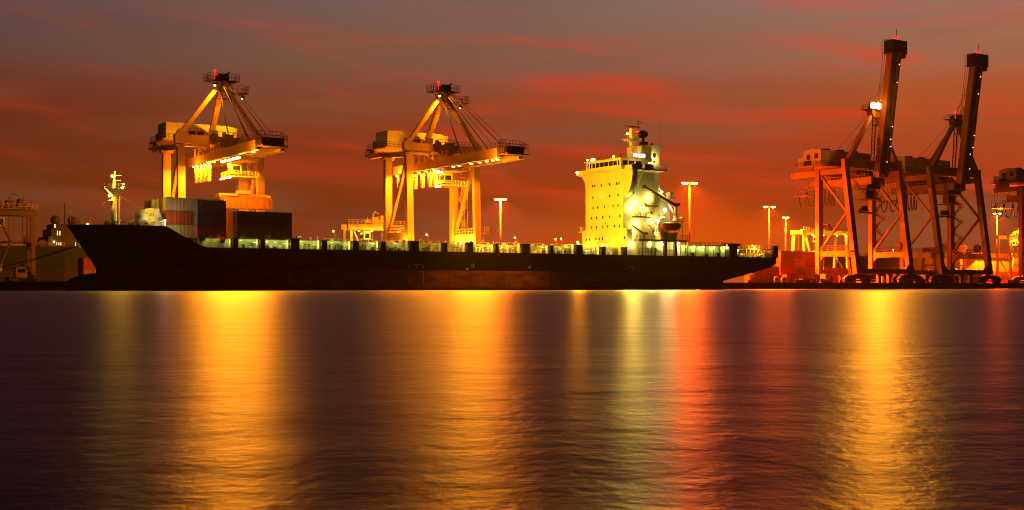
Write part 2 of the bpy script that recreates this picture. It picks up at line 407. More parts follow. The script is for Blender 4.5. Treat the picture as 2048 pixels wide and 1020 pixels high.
# ---- deck: coamings, hatch covers, stanchions, rails
SB(MB().box(9, 117.5, 2.1, 17.9, 8.83, 10.25), 'hatch_coaming', M_DECKG)
posts = [(14.7, 15.8), (20.6, 21.7), (27.4, 29.4), (34.5, 35.8), (41.9, 43.4), (48.7, 49.9), (56.1, 58.3), (64.7, 65.7), (71.1, 72.7), (78.8, 79.7), (86.4, 88.6), (94.6, 95.6), (102.4, 104.4), (110.3, 111.5), (117.2, 118.4)]
for i in range(0, len(posts)-2, 2):
    SB(MB().box(posts[i][0]+.6 if i else 9.5, posts[i+2][0]+.4, 1.9, 18.1, 10.26, 10.75), 'hatch_cover', M_DECKG, bevel=.05)
for i, (a, b_) in enumerate(posts):
    big = (b_-a) > 1.55; zt = 11.0 if big else 10.7
    p = MB().box(a, b_, .12, 1.25, 8.84, zt).box(a-.1, b_+.1, .05, 1.35, zt, zt+.12)
    if big: p.tube((a+.5, .6, zt), (a+.5, .6, zt+.8), .07).tube((b_-.5, .6, zt), (b_-.5, .6, zt+.55), .12)
    SB(p, 'stanchion_post', M_BLACK)
    SB(MB().box(a-.32, a-.12, .9, 1.9, 8.84, zt+.1), 'lashing_frame', M_CREAM); SB(MB().box(b_+.12, b_+.3, .9, 1.9, 8.84, zt-.1), 'lashing_frame', M_CREAM)
for (a, b_), (c_, d_) in zip(posts, posts[1:]):
    SB(MB().rail([(b_+.3, .35, 8.85), (c_-.3, .35, 8.85)], 1.15, 1.3, .04, 3), 'railing', M_CREAM)
    x = b_+.6
    while x < c_-.8:
        k = random.random(); mm = random.choice([M_CREAM, M_WHITE, M_BROWN, M_DARK, M_BROWN])
        if k < .3: SB(MB().box(x, x+random.uniform(.3, .8), 1.5, 2.05, 8.85, 8.85+random.uniform(.4, 1.1)), 'deck_locker', mm, bevel=.03)
        elif k < .5: SB(MB().tube((x, 1.6, 8.85), (x, 1.6, 9.7), .14, 8).ball((x, 1.6, 9.75), .24), 'deck_vent', mm)
        elif k < .75: SB(MB().path([(x, 1.9, 8.85), (x, 1.7, 9.9), (x+.3, 1.7, 10.1), (x+.7, 1.7, 9.9), (x+.8, 1.9, 8.85)], .06), 'deck_pipe', mm)
        else: SB(MB().tube((x+.3, 1.75, 9.35), (x+.3, 1.95, 9.35), .38, 12), 'hose_reel', mm)
        x += random.uniform(.7, 1.4)
x = 30
while x < 116:
    k = random.random()
    if k < .4: SB(MB().tube((x, 2.6, 10.7), (x, 2.6, 11.2+random.random()*.5), .12, 7), 'hatch_vent', M_CREAM)
    elif k < .7: SB(MB().box(x, x+.7, 2.3, 2.8, 10.7, 11.15), 'hatch_locker', M_CREAM)
    else: SB(MB().path([(x, 2.4, 10.7), (x, 2.4, 11.5), (x+.4, 2.4, 11.7), (x+.8, 2.4, 11.45)], .07), 'hatch_pipe', M_CREAM)
    x += random.uniform(1.2, 4)
for x0, x1 in ((36, 48), (50, 64), (66, 78), (80, 94), (96, 110)):
    SB(MB().rail([(x0, 2.1, 10.72), (x1, 2.1, 10.72)], .55, 1.8, .04, 1), 'railing', M_CREAM)
def ship_lamp(x, y, z, c, p, e=E_WHT, r=.16, lum=True, name='deck_lamp'):
    o = SB(MB().ball((x, y, z), r, n=8, m=6), name, e)
    if lum: light('lamp_light', (x-SO.x, y-SO.y-.25, z-SO.z), c, p, ship, .2)
    return o
for i, x in enumerate((11.5, 18.3, 25, 32, 39, 46, 53, 61, 68, 76, 83, 91, 99, 107, 114.5)):
    cc = GREENISH if x < 40 else (1, .84, .13) if x < 57 or x > 96 else (1, .70, .06)
    for dx in (-1.9, 0, 1.9):
        q_ = random.uniform(.25, 1.9); xx = x+dx+random.uniform(-.5, .5); zz = random.uniform(9.9, 10.45)
        if q_ > .8: SB(MB().box(xx-.22, xx+.22, 1.5, 1.62, zz, zz+.1), 'tube_lamp', E_TUBE)
        light('lamp_light', (xx-SO.x, .95-SO.y, zz), cc, 62*q_, ship, .2)
ball = SB(MB().ball((12.4, .1, 10.3), .62, n=14, m=10), 'fender_ball', M_RED, smooth=True)
SB(MB().tube((12.4, .1, 10.9), (12.4, .6, 11.4), .04), 'fender_line', M_ROPE)

# ---- forecastle: mast, breakwater, windlasses
fm = SB(MB().tube((-6.6, 11, 12.9), (-6.6, 11, 21), .62, 12, .52), 'foremast', M_CREAM, smooth=True)
b = MB().tube((-6.6, 11, 21), (-6.4, 11, 24.4), .32, 10, .16)
for z in (22.5, 23.5): b.tube((-6.5, 11, z), (-5.2, 10.6, z+.1), .05)
SB(b, 'mast_top', M_CREAM)
b = MB().prism([(-8.4, 20.7), (-4.8, 20.7), (-6.0, 19.3), (-7.2, 19.3)], 'y', 9.6, 12.4).box(-8.6, -4.7, 9.4, 12.6, 20.7, 20.8)
SB(b, 'mast_platform', M_CREAM)
SB(MB().rail([(-8.5, 9.5, 20.8), (-4.8, 9.5, 20.8), (-4.8, 12.5, 20.8), (-8.5, 12.5, 20.8), (-8.5, 9.5, 20.8)], 1.0, 1.2, .05, 2), 'platform_railing', M_CREAM)
b = MB()
for dy in (-.25, .25): b.tube((-5.6, 10.7+dy, 13), (-5.5, 10.7+dy, 20.6), .05)
for k in range(14): b.tube((-5.6, 10.45, 13.4+k*.52), (-5.6, 10.95, 13.4+k*.52), .035)
b.box(-5.9, -5.3, 10.2, 11.2, 18.6, 18.7).box(-8.0, -6.9, 10.2, 11.2, 18.3, 18.45)
SB(b, 'mast_ladder', M_CREAM)
b = MB()
for p in ((-12.5, 10.5, 13.4), (-13.2, 9.2, 13.3), (-9, 4.5, 13.0), (-1, 5.5, 15.5), (1.0, 12, 16.5)): b.tube((-6.5, 11, 20.0), p, .045, 4)
SB(b, 'mast_stay', M_ROPE)
for (x, y, z, p) in ((-7.1, 10.4, 23.3, 1500), (-5.2, 9.9, 20.9, 9000), (-7.7, 10.2, 19.3, 1500)):
    ship_lamp(x, y-.1, z, YELLOW, p, r=.3, e=E_SOD, name='mast_lamp')
bw = MB(); poly = [(3.6, 12.9), (17.5, 12.9), (17.5, 16.4), (13, 16.9), (7, 16.9), (3.6, 16.6)]
bw.prism(poly, 'x', -.4, .5)
for y in (4.2, 8, 12, 16): bw.prism([(.5, 12.9), (2.2, 12.9), (.5, 16.4)], 'y', y, y+.15)
SB(bw, 'breakwater', M_WHITE)
b = MB()
for y in (4.6, 5.5, 6.4, 14.0, 14.9, 15.8): b.box(-.42, -.38, y, y+.3, 15.2, 15.75)
SB(b, 'breakwater_slot', M_GLASS)
ship_lamp(-3.2, 10.5, 14.2, WARMWHITE, 600, r=.25); ship_lamp(.7, .6, 14.1, (1, .62, .22), 1500, r=.2); SB(MB().tube((.7, .75, 12.9), (.7, .75, 14.1), .05), 'lamp_post', M_CREAM)
for x, y in ((-4.2, 5.5), (-2.5, 4.6), (-2.4, 8.8), (-8.3, 8)):
    b = MB().tube((x, y-.9, 13.5), (x, y+.9, 13.5), .5, 12).tube((x, y-1.0, 13.5), (x, y-.85, 13.5), .75, 12).tube((x, y+.85, 13.5), (x, y+1.0, 13.5), .75, 12).box(x-.7, x+.7, y-1.1, y+1.1, 12.9, 13.1)
    SB(b, 'windlass', M_DECKG)
b = MB().rail([(-9.5, 6.4, 12.95), (-6, 3.6, 12.95)], 1.0, 1.0, .05, 3).rail([(-.3, 1.2, 12.9), (.9, .9, 12.9)], 1.0, .8, .04, 2)
for k in range(3): b.path([(-4.6+k*1.4, 3.9-k*.7, 12.9), (-4.2+k*1.4, 3.8-k*.7, 13.7), (-3.5+k*1.4, 3.5-k*.7, 13.8), (-3.2+k*1.4, 3.3-k*.7, 12.9)], .09)
SB(b, 'forecastle_railing', M_DECKG)
SB(MB().tube((-15.4, 10, 13.1), (-15.4, 10, 16.2), .07).rail([(-15.4, 9.6, 13.1), (-14, 8.6, 13.1)], 1.0, .7, .05, 2), 'jackstaff', M_CREAM)

# ---- deckhouse
DH0, DH1 = 118.6, 129.0
prof = [(.4, 8.84), (19.6, 8.84), (19.6, 15.4), (18, 15.8), (18, 26.4)]
for k in range(1, 7):
    a = k/6*math.pi/2; prof.append((18+3.4*(1-math.cos(a)), 26.4+4.0*math.sin(a)))
prof += [(-1.8, 30.4)]
for k in range(1, 8):
    a = k/8*math.pi/2; prof.append((2-3.8*(math.cos(a)), 30.4-0-6.6*math.sin(a)))
prof += [(2, 23.6), (2, 15.8), (.4, 15.4)]
dh = SB(MB().prism(prof, 'x', DH0, DH0+1.6), 'deckhouse_front', M_CREAM)
b = MB().box(DH0+1.6, DH1, 2.0, 18.0, 8.84, 30.4)
for xx in (123.4,):                                             # curved bracket under the wing
    pr = [(2.0, 25.5)]+[(2-3.6*(1-math.cos(k/6*math.pi/2)), 25.5+4.85*math.sin(k/6*math.pi/2)) for k in range(1, 7)]+[(2.0, 30.4)]
    b.prism(pr, 'x', xx, xx+.25)
SB(b, 'deckhouse', M_CREAM)
b = MB().box(DH0-.3, 129.8, -2.0, 21.8, 30.42, 30.8)
b.box(DH0-.3, DH0+.0, -2.0, 1.2, 30.8, 31.6).box(DH0-.3, DH0, 16.2, 21.8, 30.8, 31.7).box(DH0-.3, DH0+3.0, -2.0, -1.8, 30.8, 31.9)
SB(b, 'bridge_wing', M_CREAM)
SB(MB().box(122.4, 125.2, -2.02, -1.0, 30.82, 32.0), 'wing_screen', M_BROWN)
SB(MB().rail([(125.3, -1.9, 30.8), (129.7, -1.9, 30.8), (129.7, 3, 30.8)], 1.15, .9, .05, 3), 'wing_railing', M_WHITE)
whp = [(117.4, 30.8), (126, 30.8), (126, 33.35), (117.0, 33.35), (117.0, 31.6)]
SB(MB().prism(whp, 'y', 1.0, 15.6), 'wheelhouse', M_CREAM)
wins = [(1.5, 2.2), (2.6, 4.0), (4.2, 5.9), (6.1, 7.8), (8.0, 9.7), (9.9, 11.5), (11.8, 12.9), (13.3, 14.0), (14.5, 15.0)]
for a, b_ in wins:
    SB(MB().box(116.96, 117.0, a, b_, 31.75, 32.95), 'bridge_window', M_GLASS)
for x0, x1 in ((117.6, 119.2), (119.6, 121.4), (121.8, 123.6)):
    SB(MB().box(x0, x1, .96, 1.0, 31.75, 32.9), 'bridge_window', M_GLASS)
SB(MB().box(116.6, 126.4, .7, 15.9, 33.36, 33.55), 'wheelhouse_roof', M_CREAM)
SB(MB().rail([(116.8, 15.7, 33.55), (116.8, .9, 33.55), (122.5, .9, 33.55)], 1.05, 1.1, .045, 2), 'roof_railing', M_BROWN)
CX = lambda zx: (zx/3.4+1120)
def fy(px):                                                    # athwartships place on the front face
    k = (px-1024)/2405; c, s = math.cos(R(YAW)), math.sin(R(YAW)); dx, dy = s+k*c, c-k*s; return -239+dy*(DH0+73)/dx
for z, xs in ((27.3, (222, 238, 282, 338, 386, 402)), (24.3, (225, 338, 396)), (21.6, (225, 258, 302, 362, 396)), (18.9, (214, 250, 292, 337, 407)), (16.4, (213, 248, 292, 325, 371, 406)), (13.3, (180, 200, 246, 268, 290, 440))):
    for zx in xs:
        y = fy(CX(zx)); f = SB(MB().box(DH0-.05, DH0+.05, y-.32, y+.32, z-.42, z+.42), 'window', M_CREAM)
        g = MB().box(DH0-.06, DH0-.02, y-.24, y+.24, z-.34, z+.34); SB(g, 'pane', M_GLASS, f)
for zx, z in ((282, 24.3), (322, 13.3)):
    y = fy(CX(zx)); f = SB(MB().box(DH0-.05, DH0+.05, y-.32, y+.32, z-.42, z+.42), 'window', M_CREAM)
    SB(MB().box(DH0-.06, DH0-.02, y-.24, y+.24, z-.34, z+.34), 'pane', M_BRIDGEG, f)
y = fy(CX(308)); SB(MB().tube((DH0-.05, y, 17.3), (DH0+.05, y, 17.3), .3, 12), 'porthole', M_GLASS)
for x, z in ((121.9, 28.0), (121.9, 25.0), (126.6, 18.2), (128.2, 15.2), (126.0, 21.9), (127.8, 19.9)):
    f = SB(MB().box(x-.32, x+.32, 1.95, 2.05, z-.42, z+.42), 'window', M_CREAM)
    SB(MB().box(x-.24, x+.24, 1.94, 1.98, z-.34, z+.34), 'pane', M_GLASS, f)
# lower far-side wing platform with rail
SB(MB().box(DH0-.2, DH0+4, 19.6, 21, 15.3, 15.5).rail([(DH0, 19.7, 15.5), (DH0, 20.9, 15.5), (DH0+3.8, 20.9, 15.5)], 1.1, .7, .05, 2), 'side_platform', M_CREAM)
# aft accommodation, engine casing, funnel
SB(MB().prism([(129.0, 8.84), (135.2, 8.84), (135.2, 21.6), (133.4, 24.6), (130.6, 26.0), (129.0, 26.0)], 'y', 3.2, 16.5), 'engine_casing', M_CREAM)
b = MB().prism([(130.4, 26.0), (135.0, 26.0), (135.0, 36.6), (136.4, 38.2), (130.2, 38.2), (130.4, 36.6)], 'y', 7.2, 12.8)
SB(b, 'funnel', M_WHITE)
b = MB()
for k in range(4): b.tube((131.4+k*1.1, 9+(k % 2)*1.4, 38.2), (131.7+k*1.1, 9+(k % 2)*1.4, 39.0+.2*(k % 2)), .28, 9)
SB(b, 'exhaust_pipe', M_DARK)
SB(MB().tube((133.2, 7.16, 35.6), (133.2, 7.2, 35.6), .62, 16).box(132.9, 133.5, 7.15, 7.2, 33.6, 35.0), 'funnel_door', M_DARK)
b = MB()
for k in range(5): b.box(127.2+k*.62, 127.6+k*.62, 4.9, 5.0, 36.0, 37.2)
b.box(127, 130.4, 5.0, 11, 33.5, 37.6); SB(b, 'funnel_deckhouse', M_CREAM)
# radar mast with lattice foot, platform, scanner, whip aerials
b = MB()
for sx in (-1, 1):
    for sy in (-1, 1): b.tube((126.0+sx*1.3, 7.5+sy*1.0, 33.6), (126.0+sx*.45, 7.5+sy*.4, 37.6), .13)
for z in (34.6, 35.8, 37.0):
    h = lerp(1.3, .45, (z-33.6)/4); g = lerp(1.0, .4, (z-33.6)/4)
    b.path([(126-h, 7.5-g, z), (126+h, 7.5-g, z), (126+h, 7.5+g, z), (126-h, 7.5+g, z), (126-h, 7.5-g, z)], .07)
b.tube((124.7, 6.5, 33.6), (126.5, 7.1, 37), .08).tube((127.3, 6.5, 33.6), (125.5, 7.1, 37), .08)
SB(b, 'radar_mast_base', M_WHITE)
b = MB().box(125.4, 126.7, 6.9, 8.1, 37.6, 42.2).prism([(123.4, 39.4), (127.2, 39.4), (126.7, 38.4), (124.6, 38.9)], 'y', 6.3, 8.7).box(124.4, 127.8, 6.1, 8.9, 40.6, 40.7)
SB(b, 'radar_mast', M_CREAM)
SB(MB().rail([(123.4, 6.3, 39.4), (127.2, 6.3, 39.4), (127.2, 8.7, 39.4)], .9, .8, .04, 2), 'mast_railing', M_CREAM)
SB(MB().box(123.6, 128.2, 7.2, 7.6, 42.6, 42.85).tube((126, 7.4, 42.2), (126, 7.4, 42.6), .2), 'radar_scanner', M_BROWN)
b = MB().tube((128.0, 7.5, 41.0), (128.2, 7.5, 45.0), .06).tube((127.5, 7.5, 43.4), (128.9, 7.5, 43.9), .04).tube((127.4, 7.5, 44.3), (129, 7.5, 44.0), .04).ball((128.9, 7.5, 44.0), .18).ball((128.9, 7.5, 41.8), .2).tube((127, 7.5, 41), (129, 7.5, 41.6), .05)
b.tube((135.8, 8, 38.2), (135.8, 8, 45.0), .035).tube((117.2, 12.5, 33.5), (117.2, 12.5, 35.4), .05).tube((116.7, 12.5, 35.4), (117.8, 12.5, 35.4), .06)
SB(b, 'whip_aerial', M_BROWN)
dish = MB(); cpt = Vector((130.9, 9.0, 40.9)); ax = Vector((-.55, -.62, .55)).normalized(); u = ax.orthogonal().normalized(); v_ = ax.cross(u); n_ = 18
for k in range(6):
    rr = 1.35*k/5; off = .55*(k/5)**2
    for i in range(n_):
        a = 2*math.pi*i/n_; dish.v.append(tuple(cpt+ax*off+(u*math.cos(a)+v_*math.sin(a))*rr))
for k in range(5):
    for i in range(n_): dish.f.append((k*n_+i, k*n_+(i+1) % n_, (k+1)*n_+(i+1) % n_, (k+1)*n_+i))
o = len(dish.v)
for k in range(6):
    rr = 1.35*k/5; off = .55*(k/5)**2-.12
    for i in range(n_):
        a = 2*math.pi*i/n_; dish.v.append(tuple(cpt+ax*off+(u*math.cos(a)+v_*math.sin(a))*rr))
for k in range(5):
    for i in range(n_): dish.f.append((o+k*n_+i, o+(k+1)*n_+i, o+(k+1)*n_+(i+1) % n_, o+k*n_+(i+1) % n_))
for i in range(n_): dish.f.append((5*n_+i, o+5*n_+i, o+5*n_+(i+1) % n_, 5*n_+(i+1) % n_))
dish.tube(cpt, cpt+ax*1.3, .05).tube((130.9, 9, 38.2), cpt, .35, 8).box(130.1, 131.9, 8.2, 9.8, 38.2, 39.2)
SB(dish, 'satellite_dish', M_BROWN)
# name board
SB(MB().box(123.7, 128.5, 4.86, 4.92, 34.2, 34.3).box(123.7, 128.5, 4.86, 4.92, 35.5, 35.6).tube((124.2, 4.95, 33.5), (124.2, 4.95, 35.6), .06).tube((128, 4.95, 33.5), (128, 4.95, 35.6), .06), 'name_frame', M_WHITE)
tcv = bpy.data.curves.new('name_lettering', 'FONT'); tcv.body = 'PELICAN'; tcv.size = 1.25; tcv.extrude = .03; tcv.align_x = 'CENTER'; tcv.align_y = 'CENTER'
tob = bpy.data.objects.new('tmp', tcv); col.objects.link(tob)
dg = bpy.context.evaluated_depsgraph_get(); tme = bpy.data.meshes.new_from_object(tob.evaluated_get(dg)); bpy.data.objects.remove(tob)
tme.transform(Matrix.Translation(Vector((126.1, 4.82, 34.9))-SO) @ Matrix.Rotation(R(90), 4, 'X') @ Matrix.Scale(.84, 4, (1, 0, 0))); tme.materials.clear(); tme.materials.append(emis('name_glow', (1, .97, .8), 5))
tmo = bpy.data.objects.new('name_lettering', tme); col.objects.link(tmo); tmo.parent = ship
# galleries, stairs, boat deck
SB(MB().box(125.0, 128.9, .6, 2.0, 21.5, 21.75).rail([(125, .65, 21.75), (128.8, .65, 21.75)], 1.1, .8, .045, 2), 'gallery', M_BROWN)
SB(MB().box(121.4, 126.7, .6, 2.0, 18.55, 18.85).rail([(121.5, .65, 18.85), (126.6, .65, 18.85)], 1.1, .8, .045, 2), 'gallery', M_BROWN)
b = MB()
for (xa, za, xb, zb) in ((121.8, 18.8, 124.9, 21.7), (127.5, 15.2, 124.2, 18.8), (122.5, 12.8, 120.8, 15.6), (126, 8.9, 123, 12.6), (131, 12.9, 129, 15.8)):
    for yy in (.8, 1.5): b.beam((xa, yy, za), (xb, yy, zb), .08, .22, ref=(0, 1, 0))
    for k in range(9): b.box(lerp(xa, xb, k/8)-.12, lerp(xa, xb, k/8)+.12, .8, 1.5, lerp(za, zb, k/8)-.03, lerp(za, zb, k/8)+.03)
    b.tube((xa, .8, za+1), (xb, .8, zb+1), .05)
SB(b, 'outside_stair', M_WHITE)
SB(MB().box(122.0, 138.6, -.1, 18, 12.5, 12.95), 'boat_deck', M_BROWN)
SB(MB().rail([(122, 0, 12.95), (130, 0, 12.95)], 1.1, 1.1, .045, 3).rail([(135.8, 0, 12.95), (138.5, 0, 12.95), (138.5, 8, 12.95)], 1.25, .9, .06, 2), 'boat_deck_railing', M_WHITE)
for x in (130.8, 134.2): SB(MB().box(x, x+.75, .1, .8, 8.84, 12.5), 'deck_pillar', M_BROWN)
for x in (123.4, 126.6, 138.0): SB(MB().tube((x, .3, 8.84), (x, .3, 12.5), .14), 'deck_pillar', M_BROWN)
SB(MB().rail([(122, .25, 8.85), (134, .25, 8.85)], 1.7, .5, .04, 5), 'net_railing', M_DARK)
SB(MB().box(119.8, 138.2, 2.6, 17, 8.84, 12.49), 'main_deck_house', M_WHITE)
b = MB()
for x in (136.4, 129.2, 124.8): b.box(x, x+.8, 2.54, 2.6, 8.9, 10.9)
for x in (121.3, 132.6, 127.4): b.box(x, x+.5, 2.54, 2.6, 10.3, 10.9)
SB(b, 'deck_door', M_DARK)
SB(MB().box(130.0, 135.6, .9, 3.2, 12.96, 14.9).box(131.2, 131.7, .85, .9, 13.4, 14.2).box(133.2, 133.7, .85, .9, 13.4, 14.2), 'boat_store', M_CREAM)
b = MB()
for x in (130.6, 136.4): b.path([(x, 2.6, 12.95), (x, 2.6, 17.0), (x, 1.8, 18.6), (x, .3, 19.0), (x, -.4, 18.6)], .2, 7)
b.box(130.4, 136.6, 2.3, 2.9, 17.2, 17.6)
SB(b, 'boat_davit', M_WHITE)
SB(MB().box(134.6, 138.0, .8, 3.4, 17.9, 18.1).rail([(134.6, .85, 18.1), (138, .85, 18.1), (138, 3.4, 18.1)], 1.1, .7, .05, 3).tube((137.5, 1, 12.9), (137.5, 1, 18), .12).tube((135.0, 1, 12.9), (137.5, 1, 18), .1), 'davit_platform', M_WHITE)
# stores cranes
b = MB().beam((135.9, 1.4, 21.9), (124.9, 1.2, 26.6), .42, .75, .3, .4, ref=(0, 1, 0)).box(124.4, 125.2, 1.0, 1.5, 26.2, 27.0)
SB(b, 'stores_crane_boom', M_BROWN)
SB(MB().tube((136.0, 1.8, 18.1), (136.0, 1.8, 22.2), .48, 10).box(135.2, 137.0, 1.2, 2.6, 22.0, 22.7).tube((135.8, 1.5, 19), (133.2, 1.4, 22.6), .18), 'stores_crane_post', M_WHITE)
SB(MB().tube((128.5, 1.2, 21.7), (128.5, 1.2, 25.2), .09).tube((128.0, 1.2, 21.7), (128.5, 1.2, 24.6), .07).box(128.2, 128.8, .9, 1.5, 24.9, 25.1), 'boom_rest', M_DARK)
SB(MB().beam((124.5, .9, 14.4), (120.5, .7, 16.4), .32, .5, .22, .3, ref=(0, 1, 0)).tube((124.5, .9, 12.95), (124.5, .9, 14.8), .32, 9).box(124.2, 125.5, .5, 1.3, 14.2, 14.8), 'provision_crane', M_BROWN)
b = MB().path([(131.5, 3.5, 22), (131.2, 3.3, 27.6)], .16)
b.beam((131.2, 3.4, 27.6), (132.6, 3.4, 24.6), .3, .3).box(130.5, 132, 2.8, 4.2, 24.5, 25.6).box(133.2, 136.2, 2.2, 5, 23.9, 24.1).rail([(133.2, 2.3, 24.1), (136.1, 2.3, 24.1)], 1.2, .7, .06, 3)
b.box(134.6, 135.6, 2.6, 3.6, 24.1, 25.6)
SB(b, 'casing_platform', M_WHITE)
# aft deck: passage wall, upper deck edge, stern mooring deck
SB(MB().box(138.7, 154.2, 2.3, 17.7, 8.84, 11.6), 'aft_hatch_wall', M_DECKG)
SB(MB().box(138.7, 157.5, 1.2, 18.8, 11.62, 11.86), 'upper_deck', M_DECKG)
b = MB().rail([(138.9, 1.3, 11.86), (157, 1.3, 11.86)], .8, 1.5, .045, 2)
for k in range(12): b.tube((140+k*1.5, 1.6, 11.86), (140+k*1.5, 1.6, 12.3+random.random()*.7), .12, 6)
SB(b, 'upper_deck_railing', M_CREAM)
b = MB()
for x in (140.2, 143, 146.5, 149.5, 152): b.box(x, x+.16, 2.1, 2.3, 8.84, 11.6)
for x in (141, 146, 150.2): b.box(x, x+1.1, 1.4, 2.2, 8.84, 9.6+random.random()*.4)
SB(b, 'passage_frame', M_BROWN)
SB(MB().prism([(153.6, 8.84), (156.6, 8.84), (156.6, 11.6), (157.8, 12.1), (157.8, 12.45), (152.8, 12.45), (152.8, 12.1), (153.6, 11.6)], 'y', .3, 2.0), 'stern_pillar', M_BLACK)
for x in (139.4, 142.6, 145.6, 149.4, 153.2): ship_lamp(x, 1.9, 11.3, GREENISH, 300, r=.17)
SB(MB().box(157.8, 171.0, 1.5, 18.5, 11.0, 11.25), 'mooring_deck_roof', M_CREAM)
b = MB().box(158, 170, 10, 10.2, 8.84, 11)
for k in range(9): b.box(158.6+k*1.4, 158.8+k*1.4, 1.7, 1.9, 8.84, 11)
for k in range(5): b.tube((159.5+k*2.3, 2.6, 9.5), (159.5+k*2.3, 4.2, 9.5), .5, 10).tube((160.2+k*2.3, 1.7, 8.84), (160.2+k*2.3, 1.7, 9.6), .2, 8)
b.rail([(157.9, 1.1, 8.85), (170, 1.1, 8.85)], 1.0, .8, .05, 2).box(167.8, 169.4, 1.4, 2.4, 8.84, 10.2)
SB(b, 'mooring_gear', M_CREAM)
b = MB()
for k in range(9): b.tube((158.4+k*1.4, 2.2, 11.25), (158.4+k*1.4, 2.2, 11.6+random.random()*1.1), .1+.1*random.random(), 6)
SB(b, 'deck_vent', M_CREAM)
SB(MB().rail([(158, 1.6, 11.25), (170.6, 1.6, 11.25), (170.6, 10, 11.25)], .9, 1.2, .045, 2), 'stern_railing', M_CREAM)
pr = [(170.6, 8.84), (172.75, 8.84), (172.85, 12.2), (171.4, 12.2), (170.9, 9.8)]
SB(MB().prism(pr, 'y', 1.0, 1.9).box(172.3, 172.8, 1.9, 18, 8.84, 10), 'stern_bulwark', M_BLACK)
for x, y, z, p in ((163.8, 1.2, 11.35, 900), (160, 3.6, 10.7, 350), (167.5, 3.6, 10.7, 350)): ship_lamp(x, y, z, YELLOW, p, e=E_SOD, r=.22)
# deckhouse lamps
W_, G_ = WARMWHITE, GREENISH
for (x, y, z, c, p, r) in ((121.0, 1.7, 20.9, G_, 520, .28), (122.6, 1.7, 22.7, G_, 420, .3), (126.8, 1.7, 23.7, W_, 420, .26), (132.2, 2.9, 25.6, W_, 420, .28), (133.4, 2.9, 20.9, W_, 500, .4),
                           (122.6, 1.6, 17.0, W_, 340, .22), (120.8, 1.4, 14.9, W_, 380, .26), (125.0, 1.6, 20.9, W_, 320, .25), (127.2, 1.6, 17.9, W_, 340, .22), (130.0, 2.4, 18.0, W_, 380, .3), (135.8, 2.2, 18.5, W_, 420, .3), (129.0, 2.4, 15.0, W_, 380, .25),
                           (119.2, -.1, 11.6, W_, 330, .3), (121.0, 1.6, 11.8, W_, 300, .2), (131.8, 2.2, 11.8, W_, 300, .2), (127.5, 2.2, 11.8, G_, 260, .2), (137.0, 2.2, 11.8, W_, 300, .2),
                           (127.6, 5.6, 34.2, W_, 380, .2), (132.5, 6.4, 34.4, W_, 600, .2), (121.2, .4, 31.3, W_, 200, .2), (120.4, -1.2, 31.1, W_, 150, .2)):
    ship_lamp(x, y, z, c, p*(1.9 if z < 24 else 1.1), r=r)
for (x, y, z, r) in ((116.7, 14.7, 34.0, .28), (116.7, 12.7, 33.9, .42), (116.7, 11.9, 33.9, .42), (116.7, 3.6, 34.0, .28)): ship_lamp(x, y, z, YELLOW, 350, e=E_SOD, r=r)
ship_lamp(123.9, 7.0, 40.7, SODIUM, 500, e=E_SOD, r=.3, name='mast_lamp'); ship_lamp(126.9, 6.3, 41.4, (1, .05, .05), 160, e=E_RED, r=.35, name='warning_lamp')
ship_lamp(118.3, 21.6, 31.4, W_, 250, r=.25, name='wing_lamp')
for x, y, z, p in ((103.4, 1.0, 11.8, 5000), (111.0, .8, 11.2, 1500), (117.4, 17.5, 11.4, 500), (117.2, 15.2, 11.3, 400), (116.5, 6, 11.6, 350)):
    SB(MB().tube((x, y+.1, 10.6), (x, y+.1, z-.2), .05), 'lamp_post', M_CREAM); ship_lamp(x, y, z, YELLOW, p, e=E_SOD, r=.26)

for x, y, z, c, p in ((122.6, 1.3, 22.6, (1, .80, .10), 24000), (133.4, 2.5, 20.8, (1, .85, .14), 30000), (119.2, -.4, 11.7, YELLOW, 46000), (103.4, .7, 11.8, SODIUM, 16000)):
    spot('deck_reflection_spot', (x-SO.x, y-SO.y, z), c, p, ship, (-.15, -1, -.12), 120, .6)  # extra spots added at existing lamps, aimed seaward for streaks on the water
# lifeboat: its own thing, hung in the davits
lb = thing('lifeboat', 'red lifeboat with dark canopy hanging beside the deckhouse', 'lifeboat', (133.6, 1.0, 16.5))
def boat_half(top):
    b = MB(); n = 14; m = 7
    for i in range(n+1):
        t = -1+2*i/n; hw = 1.15*(1-abs(t)**2.6)**.6+.02; x = 3.5*t
        for j in range(m):
            a = math.pi*j/(m-1)
            if top: z = (.15+1.05*(1-abs(t)**3)**.5*math.sin(a)) if 0 < j < m-1 else .15
            else: z = .15+.35*abs(t)**3*(1 if j in (0, m-1) else .4)-1.2*(1-abs(t)**4)**.6*math.sin(a)
            b.v.append((x, -hw*math.cos(a), z))
    for i in range(n):
        for j in range(m-1): b.f.append((i*m+j, i*m+j+1, (i+1)*m+j+1, (i+1)*m+j))
        b.f.append((i*m, (i+1)*m, (i+1)*m+m-1, i*m+m-1))
    return b
boat_half(False).build('hull', M_RED, lb, smooth=True); boat_half(True).build('canopy', M_BROWN, lb, smooth=True)
MB().path([(-1.0, 0, 1.1), (-.6, 0, 1.7), (.6, 0, 1.7), (1.0, 0, 1.1)], .06).tube((-2.6, 0, .9), (-2.6, 0, 2.2), .04).tube((2.6, 0, .9), (2.6, 0, 2.2), .04).build('lifting_gear', M_DARK, lb)

